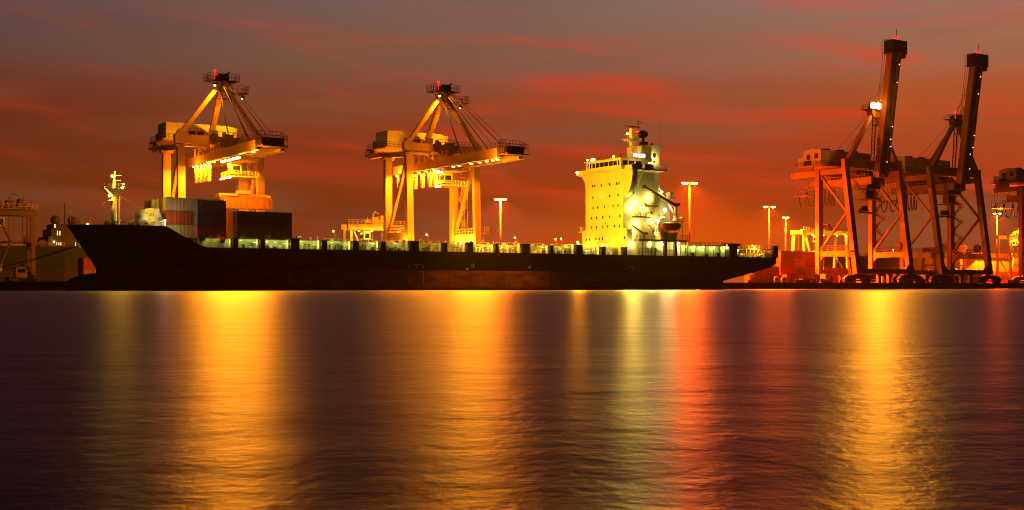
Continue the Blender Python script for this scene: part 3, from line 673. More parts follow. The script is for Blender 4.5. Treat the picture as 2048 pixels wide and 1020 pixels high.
# ================================================================== CONTAINERS
CM = {}
def cont_mats(c):
    k = tuple(round(v, 3) for v in c)
    if k not in CM: CM[k] = mat('container_paint', c, .5, dirt=.3, scale=.5, streak=True); MATS.pop('container_paint')
    return CM[k]
CMESH = {}
def container(x, y, z, L, c, label, group=None, h=2.7, lettered=False):
    """corrugated box; x, y = corner nearest the bow and the water; the doors face the bow end (-X)"""
    key = (L, round(h, 2), tuple(c)); W = 2.44
    t = thing('shipping_container', label, 'container', (x, y, z), 0, group)
    if key in CMESH:
        for n_, me in CMESH[key]:
            o = bpy.data.objects.new(n_, me); col.objects.link(o); o.parent = t
        return t
    m = cont_mats(c); md = cont_mats(tuple(v*.8 for v in c)); e = .16
    b = MB()
    for y0, sg in ((0, -1), (W, 1)):                            # corrugated long sides
        n = int((L-2*e)/.28); pts = []
        for i in range(n):
            xa = e+(L-2*e)*i/n; p = (L-2*e)/n
            pts += [(xa, .075), (xa+p*.4, .075), (xa+p*.5, .0), (xa+p*.9, .0)]
        pts.append((L-e, .075)); o = len(b.v)
        for px_, d in pts: b.v += [(px_, y0-sg*d, e), (px_, y0-sg*d, h-e)]
        for i in range(len(pts)-1): b.f.append((o+2*i, o+2*i+2, o+2*i+3, o+2*i+1))
    b.box(e, L-e, .02, W-.02, h-.06, h-.03).box(e, L-e, .1, W-.1, .1, .14).box(L-.09, L-.06, .1, W-.1, e, h-e)
    p1 = b.build('corrugated_body', m, t)
    f = MB()
    for xx in (0, L-e):
        for yy in (0, W-e): f.box(xx, xx+e, yy, yy+e, 0, h)
    for yy in (0, W-e):
        for zz in (0, h-e+.02): f.box(e, L-e, yy+.005, yy+e-.005, zz, zz+e-.02)
    for xx in (0.005, L-e+.005):
        for zz in (0, h-e+.02): f.box(xx, xx+e-.01, e, W-e, zz, zz+e-.02)
    p2 = f.build('frame', md, t); ps = [('corrugated_body', p1.data), ('frame', p2.data)]
    for k in (0, 1):
        d = MB().box(.05, .09, e+.01+k*1.06, e+1.05+k*1.06, e, h-e)
        for q_ in (.28, .76): d.tube((.03, e+q_+k*1.06, e), (.03, e+q_+k*1.06, h-e), .03, 5)
        p = d.build('door', m, t); ps.append(('door', p.data))
    CMESH[key] = ps; return t
GREY = (.50, .45, .36); REDC = (.42, .09, .05); PURP = (.16, .12, .34); YELG = (.42, .40, .20); DKG = (.05, .055, .035); BRN = (.22, .13, .06); ORG = (.60, .22, .06); YEL = (.62, .44, .12); WHT = (.75, .72, .62); MAR = (.22, .06, .04)
GA = 'containers stacked behind the bow'; ZC = 10.8
# front stack: seven rows across the ship, three tiers
topc_ = [GREY, MAR, WHT, WHT, MAR, YEL, BRN]; midc = [REDC, YEL, BRN, ORG, MAR, GREY, BRN]; botc = [YELG, BRN, YELG, MAR, GREY, BRN, MAR]
colname = {GREY: 'grey', MAR: 'maroon', WHT: 'white', YEL: 'yellow', BRN: 'brown', REDC: 'red', ORG: 'orange', YELG: 'olive yellow', PURP: 'purple', DKG: 'dark green'}
ordn = ['first', 'second', 'third', 'fourth', 'fifth', 'sixth', 'seventh']
tier = ['bottom', 'middle', 'top']
for t_, cs in ((2, topc_), (1, midc), (0, botc)):
    for i, c in enumerate(cs):
        y = 3.66+i*2.56
        if y > 17.5 and t_ == 0: pass
        lab = '%s container, %s tier of the front ship stack, %s row from the water' % (colname[c], tier[t_], ordn[i])
        container(1.9, min(y, 15.9 if y > 18 else y), ZC+t_*2.76, 12.1, c, lab, GA) if i < 6 else None
for t_, c in enumerate((REDC, PURP, (.22, .17, .36))):
    container(7.5, 1.0, ZC+t_*2.62-.1, 6.06, c, ('short red ribbed container at the bottom of the front ship stack', 'short purple ribbed container in the middle of the front ship stack', 'short purple ribbed container topping the outermost ship row')[t_], GA, h=2.55)
GB = 'containers stacked on the second hatch'
for i, cs in enumerate(((BRN, DKG), (YEL, ORG), (ORG, ORG), (YEL, BRN))):
    for t_, c in enumerate(cs):
        container(15.9, 1.0+i*2.56, ZC+t_*2.9, 12.15, c, '%s container, %s tier of the second ship stack, %s row from the water' % (colname[c], ('lower', 'upper')[t_], ordn[i]), GB, h=2.85)
# lashing bridge posts carrying the stacks above the deck
b = MB()
for x in (2.1, 7.7, 13.2, 16.1, 21.5, 27.4):
    for y in (1.2, 3.9, 6.5, 9.0, 11.6, 14.2, 16.6): b.box(x, x+.35, y, y+.35, 8.7, ZC-.12) if y > hull_y(x, 8.8)+.3 else None
for x in (1.9, 13.4, 15.95, 27.7): b.box(x, x+.4, 1.1 if x > 10 else 3.7, 18.5 if x > 10 else 17, ZC-.35, ZC-.12)
SB(b, 'container_support', M_DECKG)

# ================================================================== SHIP-TO-SHORE CRANES
def crane_a(X, Y, S, label, lamp_ys, cab_y, festoon_ys, group, power, sea_ys=(), sea_p=0):
    t = thing('gantry_crane', label, 'gantry crane', (X, Y, QZ), 0, group)
    D = lambda z: z-QZ
    def B(b, n, m, par=None, **k):
        b.s = S; b.v = [(x, y, z-QZ) for x, y, z in b.v]; return b.build(n, m, par or t, **k)
    for sx in (-1, 1):
        B(MB().beam((sx*10, -.2, 3.4), (sx*10, 1.2, 34.4), 1.75, 1.25), 'leg', M_CRANE)
        B(MB().beam((sx*10, 12.4, 3.4), (sx*10, 12.4, 33.9), 1.9, 1.3).box(sx*10-1.5, sx*10+1.5, 11.4, 13.4, 33.9, 34.5), 'leg', M_CRANE)
        tb = B(MB().box(sx*10-.55, sx*10+.55, .6, 11.8, 12.8, 14.7), 'tie_beam', M_CRANE)
        B(MB().rail([(sx*10-.5, .9, 14.7), (sx*10-.5, 11.7, 14.7)], 1.4, 1.5, .1, 2).rail([(sx*10+.5, .9, 14.7), (sx*10+.5, 11.7, 14.7)], 1.4, 1.5, .1, 2), 'tie_beam_railing', M_CRANE, tb)
        B(MB().beam((sx*10, 11.8, 14.6), (sx*10, 2.0, 33.0), .75, .75), 'diagonal_brace', M_CRANE)
        B(MB().beam((sx*10, 1.3, 34.5), (sx*10, 14.6, 35.2), 1.2, 1.4).box(sx*10-.6, sx*10+.6, 13.8, 22.6, 35.0, 36.0), 'side_beam', M_CRANE)
        for y in (0, 12.4):
            b = MB().box(sx*10-3.4, sx*10+3.4, y-.4, y+.4, 2.9, 3.7)
            for k in range(6): b.tube((sx*10-3+k*1.2, y-.3, 2.42), (sx*10-3+k*1.2, y+.3, 2.42), .4, 10)
            B(b, 'bogie', M_BROWN)
    for y in (-.1, 12.4): B(MB().box(-9.2, 9.2, y-.5, y+.5, 4.2, 5.6), 'sill_beam', M_CRANE)
    B(MB().box(-11.6, -3.2, .2, 1.6, 35.2, 37.4).box(4.2, 11.4, .2, 1.6, 35.2, 37.4).box(-11.4, 11.2, .5, 1.3, 35.4, 37.2).prism([(-11.3, 37.4), (-9.2, 37.4), (-9.8, 38.5), (-10.6, 38.5)], 'y', .3, 1.5).prism([(11.2, 37.4), (9.2, 37.4), (9.8, 38.4), (10.6, 38.4)], 'y', .3, 1.5).box(-11.4, -3.4, -.1, 1.5, 34.55, 34.8), 'top_beam', M_CRANE)
    B(MB().prism([(-3.3, 37.3), (4.3, 37.3), (2.7, 35.0), (1.0, 34.2), (-.6, 34.2), (-1.9, 35.0)], 'y', -.5, .45).box(-2.6, -1.2, -.4, .6, 37.3, 38.0).box(.4, 2.6, -.4, .8, 37.3, 37.9), 'boom_hinge_housing', M_BROWN)
    B(MB().rail([(-2.6, -.4, 37.3), (4, -.4, 37.3)], 1.2, 1.2, .06, 2).rail([(3, 1.4, 37.4), (11, 1.4, 37.4)], 1.1, 1.4, .06, 2), 'beam_railing', M_BROWN)
    # A-frame
    for sx in (-1, 1): B(MB().beam((sx*10, .9, 37.6), (sx*.9, 1.1, 49.6), 1.25, 1.0, 1.1, .9, ref=(0, 1, 0)), 'frame_strut', M_CRANE)
    B(MB().beam((1.2, 11.0, 40.0), (.2, 1.6, 49.4), 1.25, 1.0), 'back_strut', M_CRANE)
    B(MB().box(.4, 2.2, 10.2, 11.6, 34.6, 38.4).box(.5, 2.1, 10.3, 11.5, 38.4, 40.6), 'strut_post', M_CRANE)
    B(MB().box(.3, 2.3, 10.1, 10.2, 38.9, 40.2), 'post_opening', M_DARK)
    B(MB().prism([(-2.4, 50.9), (2.4, 50.9), (1.4, 49.4), (.7, 48.4), (-.7, 48.4), (-1.4, 49.4)], 'y', .2, 2.0), 'apex_plate', M_CRANE)
    b = MB().box(-2.6, 2.6, -1.4, 3.2, 50.9, 51.05)
    for k in range(4): b.tube((-1.2+k*.7, -.6, 51.8), (-.9+k*.7, -.6, 51.8), .85, 12)
    b.box(-1.4, 1.4, -.2, 1.8, 51.05, 52.2).tube((-.4, -.6, 52.0), (1.4, -1.4, 53.0), .18)
    B(b, 'sheave_head', M_DARK)
    B(MB().rail([(-3.6, -1.4, 51.0), (3.8, -1.4, 51.0), (3.8, 3.2, 51.0), (-3.6, 3.2, 51.0), (-3.6, -1.4, 51.0)], 1.6, 1.0, .05, 2).box(-3.7, 3.9, -1.5, 3.3, 50.9, 51.0).box(1.2, 5.6, -3, 1, 47.9, 48.05).rail([(2.6, -3, 48.05), (5.5, -3, 48.05), (5.5, 1, 48.05)], 1.7, .8, .05, 2).rail([(-1.2, -1.2, 46.6), (1.6, -1.2, 46.6)], 1.5, .7, .05, 2).box(-1.3, 1.7, -1.3, .3, 46.5, 46.6), 'apex_platform', M_BROWN)
    B(MB().ball((-2.2, -.6, 53.1), .38, n=8, m=6).tube((-2.2, -.6, 51), (-2.2, -.6, 53), .08), 'warning_lamp', E_RED)
    b = MB()
    for sx in (-1.6, 1.6):
        b.tube((sx*.5, -.6, 51.2), (sx*1.6, -25, 33.8), .11).tube((sx*.5, -.2, 49.2), (sx*1.6, -12.5, 33.8), .17).tube((sx*.5, -.8, 51.6), (sx*1.6, -28, 33.8), .05)
    B(b, 'boom_stay', M_BROWN)
    # floodlights added at the apex, to brighten the machinery house and struts
    lo = B(MB().box(-2.9, -2.1, -2.0, -1.4, 49.6, 50.1), 'floodlight', M_DARK); B(MB().ball((-2.5, -1.6, 49.5), .32, n=8, m=6), 'flood_lens', E_SOD, lo)
    spot('flood_light', (-2.7*S, -2.4*S, (49.2-QZ)*S), (1, .30, .005), 9000, t, (-.35, .75, -1), 120, .5)
    lo = B(MB().box(5.2, 5.9, .8, 1.3, 47.4, 47.9), 'floodlight', M_DARK); B(MB().ball((5.5, 1.4, 47.4), .25, n=8, m=6), 'flood_lens', E_SOD, lo)
    spot('flood_light', (5.6*S, 1.8*S, (47.2-QZ)*S), (1, .36, .008), 15000, t, (-.5, 1, -.75), 80, .6)
    spot('flood_light', (-2.7*S, -2.6*S, (49.2-QZ)*S), (1, .30, .005), 9000, t, (.1, -1, -1), 120, .5)
    for y in (3.5, 8.5):  # lamps added on the left tie beam, to brighten the lower legs
        lo = B(MB().box(-9.4, -8.9, y-.4, y+.4, 12.2, 12.6), 'floodlight', M_DARK); B(MB().ball((-9.1, y, 12.1), .3, n=8, m=6), 'flood_lens', E_SOD, lo)
        light('flood_light', (-8.2*S, (y-5)*S, (11.2-QZ)*S), YELLOW, 1300, t, .3); light('flood_light', (-12.0*S, (y-7)*S, (12.4-QZ)*S), YELLOW, 700, t, .3)
    # girder, boom
    for sx in (-1, 1):
        B(MB().box(sx*2.7-.45, sx*2.7+.45, -9.3, 22.5, 31.1, 33.3).box(sx*3.4-.35, sx*3.4+.35, -9, 22, 31.0, 31.1), 'main_girder', M_CRANE)
        B(MB().box(sx*2.7-.45, sx*2.7+.45, -31.2, -9.6, 31.1, 33.45).box(sx*3.4-.35, sx*3.4+.35, -31.0, -9.7, 31.0, 31.1), 'boom', M_CRANE)
    for y in (-32, -25, -18, -11, -4, 4, 14, 21): B(MB().box(-2.24, 2.24, y-.3, y+.3, 32.2, 33.1), 'cross_beam', M_CRANE)
    for y in (-6.5, -4.5, 2, 5, 8, 11):
        for xx in (-3.4, 2.6): B(MB().box(xx, xx+.4, y, y+.25, 33.3, 35.2), 'hanger_bracket', M_CRANE)
    B(MB().box(-3.6, 3.6, -3.5, -1.5, 33.3, 34.3), 'girder_crosshead', M_CRANE)
    B(MB().beam((-2.7, 3, 33.4), (-2.7, 7, 35.6), .3, .3).beam((-2.7, 11, 33.4), (-2.7, 7, 35.6), .3, .3), 'girder_truss', M_CRANE)
    B(MB().rail([(-3.7, -9.4, 33.3), (-3.7, 20, 33.3)], 1.1, 2.0, .05, 2).rail([(-3.3, -31.5, 33.45), (-3.3, -9.6, 33.45)], 1.1, 2.0, .05, 2), 'girder_railing', M_BROWN)
    B(MB().box(-3.6, 2.6, -34.8, -31.3, 31.6, 31.9).box(-3.2, 2.2, -33.4, -31.3, 31.9, 33.7).box(-3.4, -2.6, -31.3, -30.4, 31.2, 33.8), 'boom_tip_platform', M_DARK)
    B(MB().rail([(-3.4, -31.4, 33.7), (2.2, -31.4, 33.7), (2.5, -34.7, 32.4), (-3.4, -34.7, 32.4), (-3.4, -31.4, 33.7)], 1.6, 1.0, .06, 2).rail([(-3.6, -34.7, 31.9), (-3.6, -30, 33.4)], 1.3, .9, .06, 2), 'tip_railing', M_BROWN)
    for y in (-33, -34.8): B(MB().ball((-3.6, y, 31.75), .2, n=8, m=5), 'warning_lamp', E_RED)
    # machinery house on the backreach
    hs = B(MB().prism([(-10, 37.6), (8.4, 37.6), (8.4, 41.3), (6, 41.75), (-10, 41.75)], 'y', 12.6, 19.4).prism([(19.4, 37.6), (21.2, 37.6), (21.2, 39.6), (19.4, 39.6)], 'x', -10, 6), 'machinery_house', M_HOUSE)
    for x in (-8, -2.5, 2, 6): B(MB().box(x, x+2, 14.5, 16.5, 41.7, 42.15), 'roof_vent', M_DARK, hs)
    for x in (-4.2, -2.0): B(MB().box(x, x+1.6, 12.52, 12.6, 38.6, 39.8), 'house_window', M_DARK, hs)
    B(MB().box(4.4, 5.4, 12.5, 12.6, 38.3, 40.2), 'house_door', M_DARK, hs)
    B(MB().box(-11, 9.4, 11.8, 23, 37.2, 37.55).box(-11.2, -9.6, 19.5, 23.4, 35.6, 36.1).box(-10.5, -9.6, 19.4, 22, 36.1, 37.2), 'house_platform', M_CRANE)
    B(MB().rail([(-10.9, 23, 37.55), (-10.9, 11.9, 37.55), (9.3, 11.9, 37.55)], 1.2, 1.3, .06, 2).rail([(-11.1, 23.3, 36.1), (-11.1, 19.6, 36.1)], 1.1, .9, .06, 2), 'house_railing', M_BROWN)
    # trolley, cab, spreader
    B(MB().box(-3.4, 3.4, cab_y-2.6, cab_y+2.6, 30.2, 30.8).box(-2.4, 2.4, cab_y-1.4, cab_y+1.4, 30.8, 31.5).box(-2.0, -1.2, cab_y+1.4, cab_y+2.2, 27.6, 30.3), 'trolley', M_CRANE)
    cb = B(MB().box(-3.3, -.9, cab_y-2.2, cab_y+.2, 27.0, 29.4).box(-3.5, -.7, cab_y-2.4, cab_y+.4, 29.4, 29.6).box(-3.6, 3.4, cab_y-2.6, cab_y+4.2, 26.3, 26.55), 'operator_cab', M_CRANE)
    b = MB()
    for k in range(3): b.box(-3.34, -3.3, cab_y-2.0+k*.72, cab_y-1.45+k*.72, 27.5, 28.9)
    b.box(-3.0, -1.2, cab_y-2.24, cab_y-2.2, 27.3, 28.9); B(b, 'cab_window', M_GLASS, cb)
    B(MB().rail([(-3.5, cab_y+4.1, 26.55), (-3.5, cab_y-2.5, 26.55), (3.3, cab_y-2.5, 26.55)], 1.1, .9, .06, 2), 'cab_railing', M_CRANE)
    for y in festoon_ys:
        b = MB()
        for k in range(3): b.loop((-4.0+.25*k, y+.9, 30.7), (-4.0+.25*k, y-.5, 30.7), 4.4, .13, 5, 10)
        for k in range(4): b.box(-4.2, -3.2, y-.3+.1*k, y+.5, 29.6-k*1.0, 29.75-k*1.0)
        B(b, 'festoon_cable', M_CABLE)
    for y in lamp_ys:
        lo = B(MB().box(-4.35, -3.75, y-.45, y+.45, 30.55, 30.8), 'floodlight', M_DARK)
        B(MB().ball((-4.05, y, 30.5), .42, .5, .22, 8, 6), 'flood_lens', E_SOD, lo)
        spot('flood_light', (-4.4*S, y*S, (30.2-QZ)*S), SODIUM, power, t)
        light('flood_spill', (-5.4*S, y*S, (30.6-QZ)*S), (1, .25, .004), power*.45, t, .3) if y in (lamp_ys[0], lamp_ys[-1]) else None
    for y in sea_ys: spot('boom_reflection_spot', (-1.5*S, (y-.6)*S, (29.6-QZ)*S), SODIUM, sea_p, t, (-.1, -1, -.42), 84, .5)  # added spots without fixtures, only to strengthen the reflections on the water
    # stair tower on the right landside leg
    b = MB(); z = 14.7; k = 0
    while z < 29.5:
        ya, yb = (9.0, 11.6) if k % 2 else (11.6, 9.0)
        for xx in (11.2, 12.0): b.beam((xx, ya, z), (xx, yb, z+2.4), .1, .25)
        b.box(11.0, 12.2, yb-.6, yb+.6, z+2.35, z+2.45).tube((12.1, ya, z+1), (12.1, yb, z+3.4), .06).tube((11.1, ya, z+1), (11.1, yb, z+3.4), .06); z += 2.4; k += 1
    for xx in (11.1, 12.1):
        for yy in (8.6, 12.0): b.tube((xx, yy, 14.7), (xx, yy, 33), .08)
    B(b, 'stair_tower', M_CRANE)
    B(MB().box(9.2, 12.4, 7.5, 9.4, 30, 30.15).rail([(9.2, 7.5, 30.15), (12.4, 7.5, 30.15), (12.4, 9.4, 30.15)], 1.1, .9, .06, 2), 'stair_landing', M_CRANE)
    b = MB().rail([(11.2, -1.4, 14.9), (13.2, -1.4, 14.9), (13.2, .6, 14.9)], 1.5, .7, .09, 3).box(11, 13.3, -1.5, .7, 14.7, 14.9).tube((11.4, -.6, 5), (11.4, -.6, 14.7), .09)
    B(b, 'access_platform', M_CRANE)
    return t, B
GC = 'quayside gantry cranes with lowered booms'
SPC = 1.0
c2, B2 = crane_a(82, 29.5, 1.0, 'yellow lit gantry crane standing amidships with boom lowered over the empty hatches', [18.5, 10.2, 6.4, 2.6, -1.5, -11.3, -14.2, -19.9, -23.8, -26.9, -29.6, -31.6], -3.2, [17.5, 8.6, 4.7, .8, -2.2], GC, 8500, (18.5, 14, 10.2, 6.4, 2.6, -11.3, -19.9), 44000)
for y in (2.2, 4.4, 6.6, 9.6):
    lo = B2(MB().box(8.9, 9.4, y-.4, y+.4, 12.2, 12.6), 'floodlight', M_DARK); B2(MB().ball((8.8, y, 12.3), .4, n=8, m=6), 'flood_lens', E_SOD, lo)
light('flood_light', (8.0, 3, 10.6), YELLOW, 3500, c2, .3); light('flood_light', (8.0, 8, 10.6), YELLOW, 3500, c2, .3)
lo = B2(MB().box(-3.6, -2.4, -3.9, -2.5, 30.0, 30.2), 'floodlight', M_DARK); B2(MB().ball((-3.2, -3.2, 29.9), .75, .8, .35, 10, 6), 'flood_lens', E_WHT, lo)
for y in (-3.6, -2.2): B2(MB().ball((-3.5, y+.3, 26.2), .35, .5, .25, 8, 6), 'flood_lens', E_WHT)
light('flood_light', (-4.2, -3, 25.5), SODIUM, 4000, c2, .3)
spot('flood_light', (3.4, -31.6, 29.6), (1, .47, .006), 82000, c2, (33, 13, -6), 62, .4)  # added spot without a fixture, lights the deckhouse front
spot('flood_light', (-2.0, -31.6, 28.0), SODIUM, 26000, c2, (-.1, .25, -1), 110, .6)
spot('flood_light', (-2.4, -34.9, 29.4), SODIUM, 60000, c2, (-.1, .22, -1), 70, .7)
S1 = .945
c1, B1 = crane_a(23.1, 29.9, S1, 'orange lit gantry crane nearest the bow, loading a container behind the stacks', [9.0, 6.6, 3.6, 1.0, -2.0, -5.4, -31.0], -13.0, [7.6, 4.6, 1.8, -1.2], GC, 4200, (6.6, 3.6, -5.4, -16, -24, -29), 25000)
for y in (-11.5, -14.0, -16.5, -19.0, -21.5):
    lo = B1(MB().box(-4.35, -3.75, y-.9, y+.9, 30.2, 30.5), 'floodlight', M_DARK); B1(MB().ball((-4.05, y, 30.1), .45, 1.15, .32, 10, 6), 'flood_lens', E_BIG, lo)
    spot('flood_light', (-4.5*S1, y*S1, 27.2*S1), SODIUM, 9000, c1)
for y in (-9.5, -11.0, -13.5, -15.0):
    B1(MB().ball((-3.7, y, 26.1), .3, .8, .2, 8, 6), 'flood_lens', E_WHT)
# spreader holding a box on crane c1
sp = B1(MB().box(-5.8, 6.4, -13.6, -12.6, 22.0, 22.5).box(-6.0, -5.5, -14.4, -11.8, 21.7, 22.3).box(6.2, 6.7, -14.4, -11.8, 21.7, 22.3).box(-1.2, 1.8, -13.9, -12.3, 22.5, 23.3), 'spreader', M_CRANE)
b = MB()
for x in (-1, 1.6):
    for y in (-13.7, -12.5): b.tube((x, y, 23.3), (x, y, 30.3), .05, 4)
B1(b, 'hoist_rope', M_ROPE, sp)
container(23.1-6.05*S1+.3, 29.9-14.4*S1, 2+(19.0-2)*S1, 12.1, ORG, 'orange container hanging from the bow crane spreader', h=2.55)

def crane_b(X, Y, label, group, toplamp='red', house_dy=0., spreader=True):
    t = thing('gantry_crane', label, 'gantry crane', (X, Y, QZ), 0, group)
    def B(b, n, m, par=None, **k):
        b.v = [(x, y, z-QZ) for x, y, z in b.v]; return b.build(n, m, par or t, **k)
    P = M_CRANE2
    for sx in (-1, 1):
        x = sx*13.4
        B(MB().beam((x, 0, 5.0), (x, 5.0, 41.0), 2.1, 1.8, 2.0, 1.7).prism([(x+1.0*-sx, 6.6), (x+2.8*-sx, 6.6), (x+1.0*-sx, 8.6)], 'y', -.4, .8), 'leg', P)
        B(MB().beam((x, 16.3, 5.0), (x, 16.3, 40.4), 2.1, 1.7), 'leg', P)
        tb = MB().box(x-.7, x+.7, 1.0, 15.5, 10.9, 12.7)
        tb.prism([(.6, 9.2), (2.6, 10.9), (.6, 10.9)], 'x', x-.6, x+.6).prism([(15.6, 9.2), (13.6, 10.9), (15.6, 10.9)], 'x', x-.6, x+.6).prism([(15.6, 14.4), (13.8, 12.7), (15.6, 12.7)], 'x', x-.6, x+.6)
        tbo = B(tb, 'tie_beam', P)
        B(MB().rail([(x-.6, 2, 12.7), (x-.6, 15.4, 12.7)], 1.8, 1.3, .07, 3).rail([(x+.6, 2, 12.7), (x+.6, 15.4, 12.7)], 1.8, 1.3, .07, 3), 'tie_beam_railing', M_BROWN, tbo)
        B(MB().beam((x, 15.6, 13.2), (x, 4.0, 25.6), .7, .7), 'diagonal_brace', P); B(MB().beam((x, 15.6, 38.4), (x, 4.2, 25.6), .7, .7), 'diagonal_brace', P)
        B(MB().box(x-.7, x+.7, 4.6, 28.5, 38.4, 40.2), 'side_beam', P)
        B(MB().beam((x, 5.0, 40.9), (sx*1.6, 4.2, 58.4), 1.7, 1.4, 1.3, 1.1, ref=(0, 1, 0)), 'frame_strut', P)
        for y in (0, 16.3):
            b = MB().prism([(x-6.6, 3.3), (x-5.2, 4.4), (x-1.2, 4.9), (x+1.2, 4.9), (x+5.2, 4.4), (x+6.6, 3.3)], 'y', y-.5, y+.5)
            for s2 in (-1, 1):
                b.box(x+s2*4.2-2.2, x+s2*4.2+2.2, y-.55, y+.55, 2.7, 3.5)
                for k in range(4): b.tube((x+s2*4.2-1.7+k*1.13, y-.35, 2.46), (x+s2*4.2-1.7+k*1.13, y+.35, 2.46), .44, 10)
            bo = B(b, 'bogie', M_BROWN)
            B(MB().beam((x-4.2, y-.7, 4.1), (x-1.8, y-.7, 2.9), .2, .45, ref=(0, 1, 0)).beam((x+4.2, y-.7, 4.1), (x+1.8, y-.7, 2.9), .2, .45, ref=(0, 1, 0)).box(x-1.9, x+1.9, y-.8, y-.6, 2.5, 3.1), 'wheel_guard', P, bo)
    for y in (.15, 16.3):
        B(MB().box(-12.4, 12.4, y-.7, y+.7, 5.1, 6.7).box(-3.3, -1.9, y-.5, y+.5, 2.1, 5.1).box(1.9, 3.3, y-.5, y+.5, 2.1, 5.1), 'sill_beam', P)
    B(MB().box(-14.4, 14.4, 4.2, 5.8, 40.4, 43.2), 'top_beam', P); B(MB().box(-14.2, 14.2, 15.6, 17.0, 38.3, 40.4), 'top_beam', P)
    B(MB().beam((-.5, 17.0, 43.0), (-.2, 5.0, 58.4), 1.2, 1.0), 'back_strut', P)
    b = MB()
    for x in (-1.6, 1.6): b.tube((x, 5, 59.5), (x*1.4, 28, 40), .06)
    B(b, 'back_stay', M_ROPE)
    B(MB().prism([(-2.6, 60.2), (2.6, 60.2), (1.6, 57.6), (-1.6, 57.6)], 'y', 3.0, 5.4).box(-4.2, 3.6, 2.4, 6.2, 60.2, 60.4), 'apex_plate', M_BROWN)
    b = MB()
    for k in range(4): b.tube((-1.2+k*.7, 3.2, 61.2), (-.9+k*.7, 3.2, 61.2), .95, 12)
    b.box(-1.8, 1.8, 3.2, 5.4, 60.4, 61.8); B(b, 'sheave_head', M_DARK)
    B(MB().rail([(-4.1, 6.1, 60.4), (-4.1, 2.5, 60.4), (3.5, 2.5, 60.4)], 1.5, 1.0, .07, 2).box(-2.4, 2.4, 1.6, 3.2, 54.9, 55.05).rail([(-2.3, 1.7, 55.05), (2.3, 1.7, 55.05)], 1.4, .8, .07, 2), 'apex_platform', M_BROWN)
    if toplamp == 'big':
        b = MB().box(-4.7, .8, 2.0, 2.5, 60.4, 62.4); lo = B(b, 'floodlight', M_DARK)
        B(MB().ball((-3.2, 1.8, 61.4), 1.45, .5, 1.1, 14, 9).ball((-.7, 1.8, 61.4), 1.45, .5, 1.1, 14, 9), 'flood_lens', E_BIG, lo)
        spot('flood_light', (-1.8, 1.0, 61.2-QZ), (1, .36, .008), 640000, t, (-.15, -1, -.12), 105, .6, .6); light('flood_spill', (-1.8, .6, 61.2-QZ), SODIUM, 6000, t, .6)
    else:
        B(MB().ball((-2.0, 3.0, 62.8), .5, n=8, m=6).tube((-2, 3, 60.4), (-2, 3, 62.6), .1), 'warning_lamp', E_RED)
    # stair posts behind the boom
    b = MB()
    for x in (.8, 2.4): b.tube((x, 6.5, 40), (x, 5.4, 58), .2)
    for k in range(12): b.beam((.8 if k % 2 else 2.4, 6.4-k*.08, 41+k*1.4), (2.4 if k % 2 else .8, 6.4-k*.08, 42.4+k*1.4), .15, .12)
    B(b, 'ladder_tower', M_BROWN)
    # raised boom
    p0, p1 = Vector((0, 1.4, 37.6)), Vector((0, -4.2, 78.6))
    b = MB()
    for sx in (-1, 1): b.beam(p0+Vector((sx*1.65, 0, 0)), p1+Vector((sx*1.65, 0, 0)), 1.35, 2.3)
    B(b, 'boom', P)
    b = MB().beam(p0+Vector((0, -.55, 1)), p1+Vector((0, -.55, -.3)), 2.0, .5)
    for k in range(14):
        c = p0.lerp(p1, (k+.5)/14); b.cbox((c.x, c.y-.6, c.z), (3.8, .9, .5))
    B(b, 'boom_crossties', M_BROWN)
    b = MB()
    for k in range(30):
        c = p0.lerp(p1, .2+.8*k/29); b.tube((-2.35, c.y+1.4, c.z), (-2.95, c.y+1.4, c.z), .06, 4)
    b.tube((-2.95, p0.y+.5, 46), (-2.95, p1.y+1.4, 78.6), .06, 4).tube((-2.95, p0.y+.8, 46), (-2.95, p1.y+2.2, 78.6), .06, 4)
    B(b, 'boom_ladder', M_BROWN)
    B(MB().cbox((.3, -4.5, 80.0), (7.2, 3.6, 4.4)).box(2.4, 3.6, -6, -4, 76.6, 77.8).box(3.9, 6.2, -4.6, -4.4, 80.3, 80.5).box(5.8, 6.0, -4.7, -4.3, 79.9, 80.9), 'boom_head', M_DARK)
    B(MB().rail([(-4.4, -6, 78.2), (-4.4, -2.8, 78.2)], 4.0, 1.1, .07, 4).box(-4.5, -3.2, -6.1, -2.8, 78.1, 78.2).tube((.6, -4.6, 82), (.6, -4.6, 86.2), .09), 'boom_head_railing', M_DARK)
    for x in (-1.2, .1): B(MB().ball((x, -5.2, 83.2), .42, n=8, m=6).tube((x, -5.2, 82), (x, -5.2, 83), .08), 'warning_lamp', E_RED)
    for z in (42.5, 47.6, 50.0, 54.2, 68.6, 74.5):
        c = p0.lerp(p1, (z-37.6)/41); B(MB().ball((random.uniform(.6, 2.0), c.y-1.35, z), .16, n=6, m=4), 'marker_lamp', E_DOT)
    b = MB()
    for x in (-1.6, 1.6): b.tube((x, 4, 60.4), (x, -1.6, 69.5), .1, 4).tube((x, 4, 60), (x, -.6, 64.5), .09, 4).tube((x, 4, 61), (x, -3, 74), .07, 4)
    B(b, 'boom_stay', M_BROWN)
    # back girder, trolley, loops
    for sx in (-1, 1): B(MB().box(sx*2.8-.5, sx*2.8+.5, 2.6, 30, 35.2, 37.7).box(sx*3.6-.4, sx*3.6+.4, 3, 30, 35.05, 35.2), 'main_girder', P)
    for y in (3, 8, 14, 20, 26): B(MB().box(-2.3, 2.3, y-.3, y+.3, 36, 37.4), 'cross_beam', M_BROWN)
    for y in (5, 7.5, 12.3, 18.5): B(MB().box(-3.6, -3.1, y, y+.4, 37.7, 40.0), 'hanger_bracket', M_BROWN)
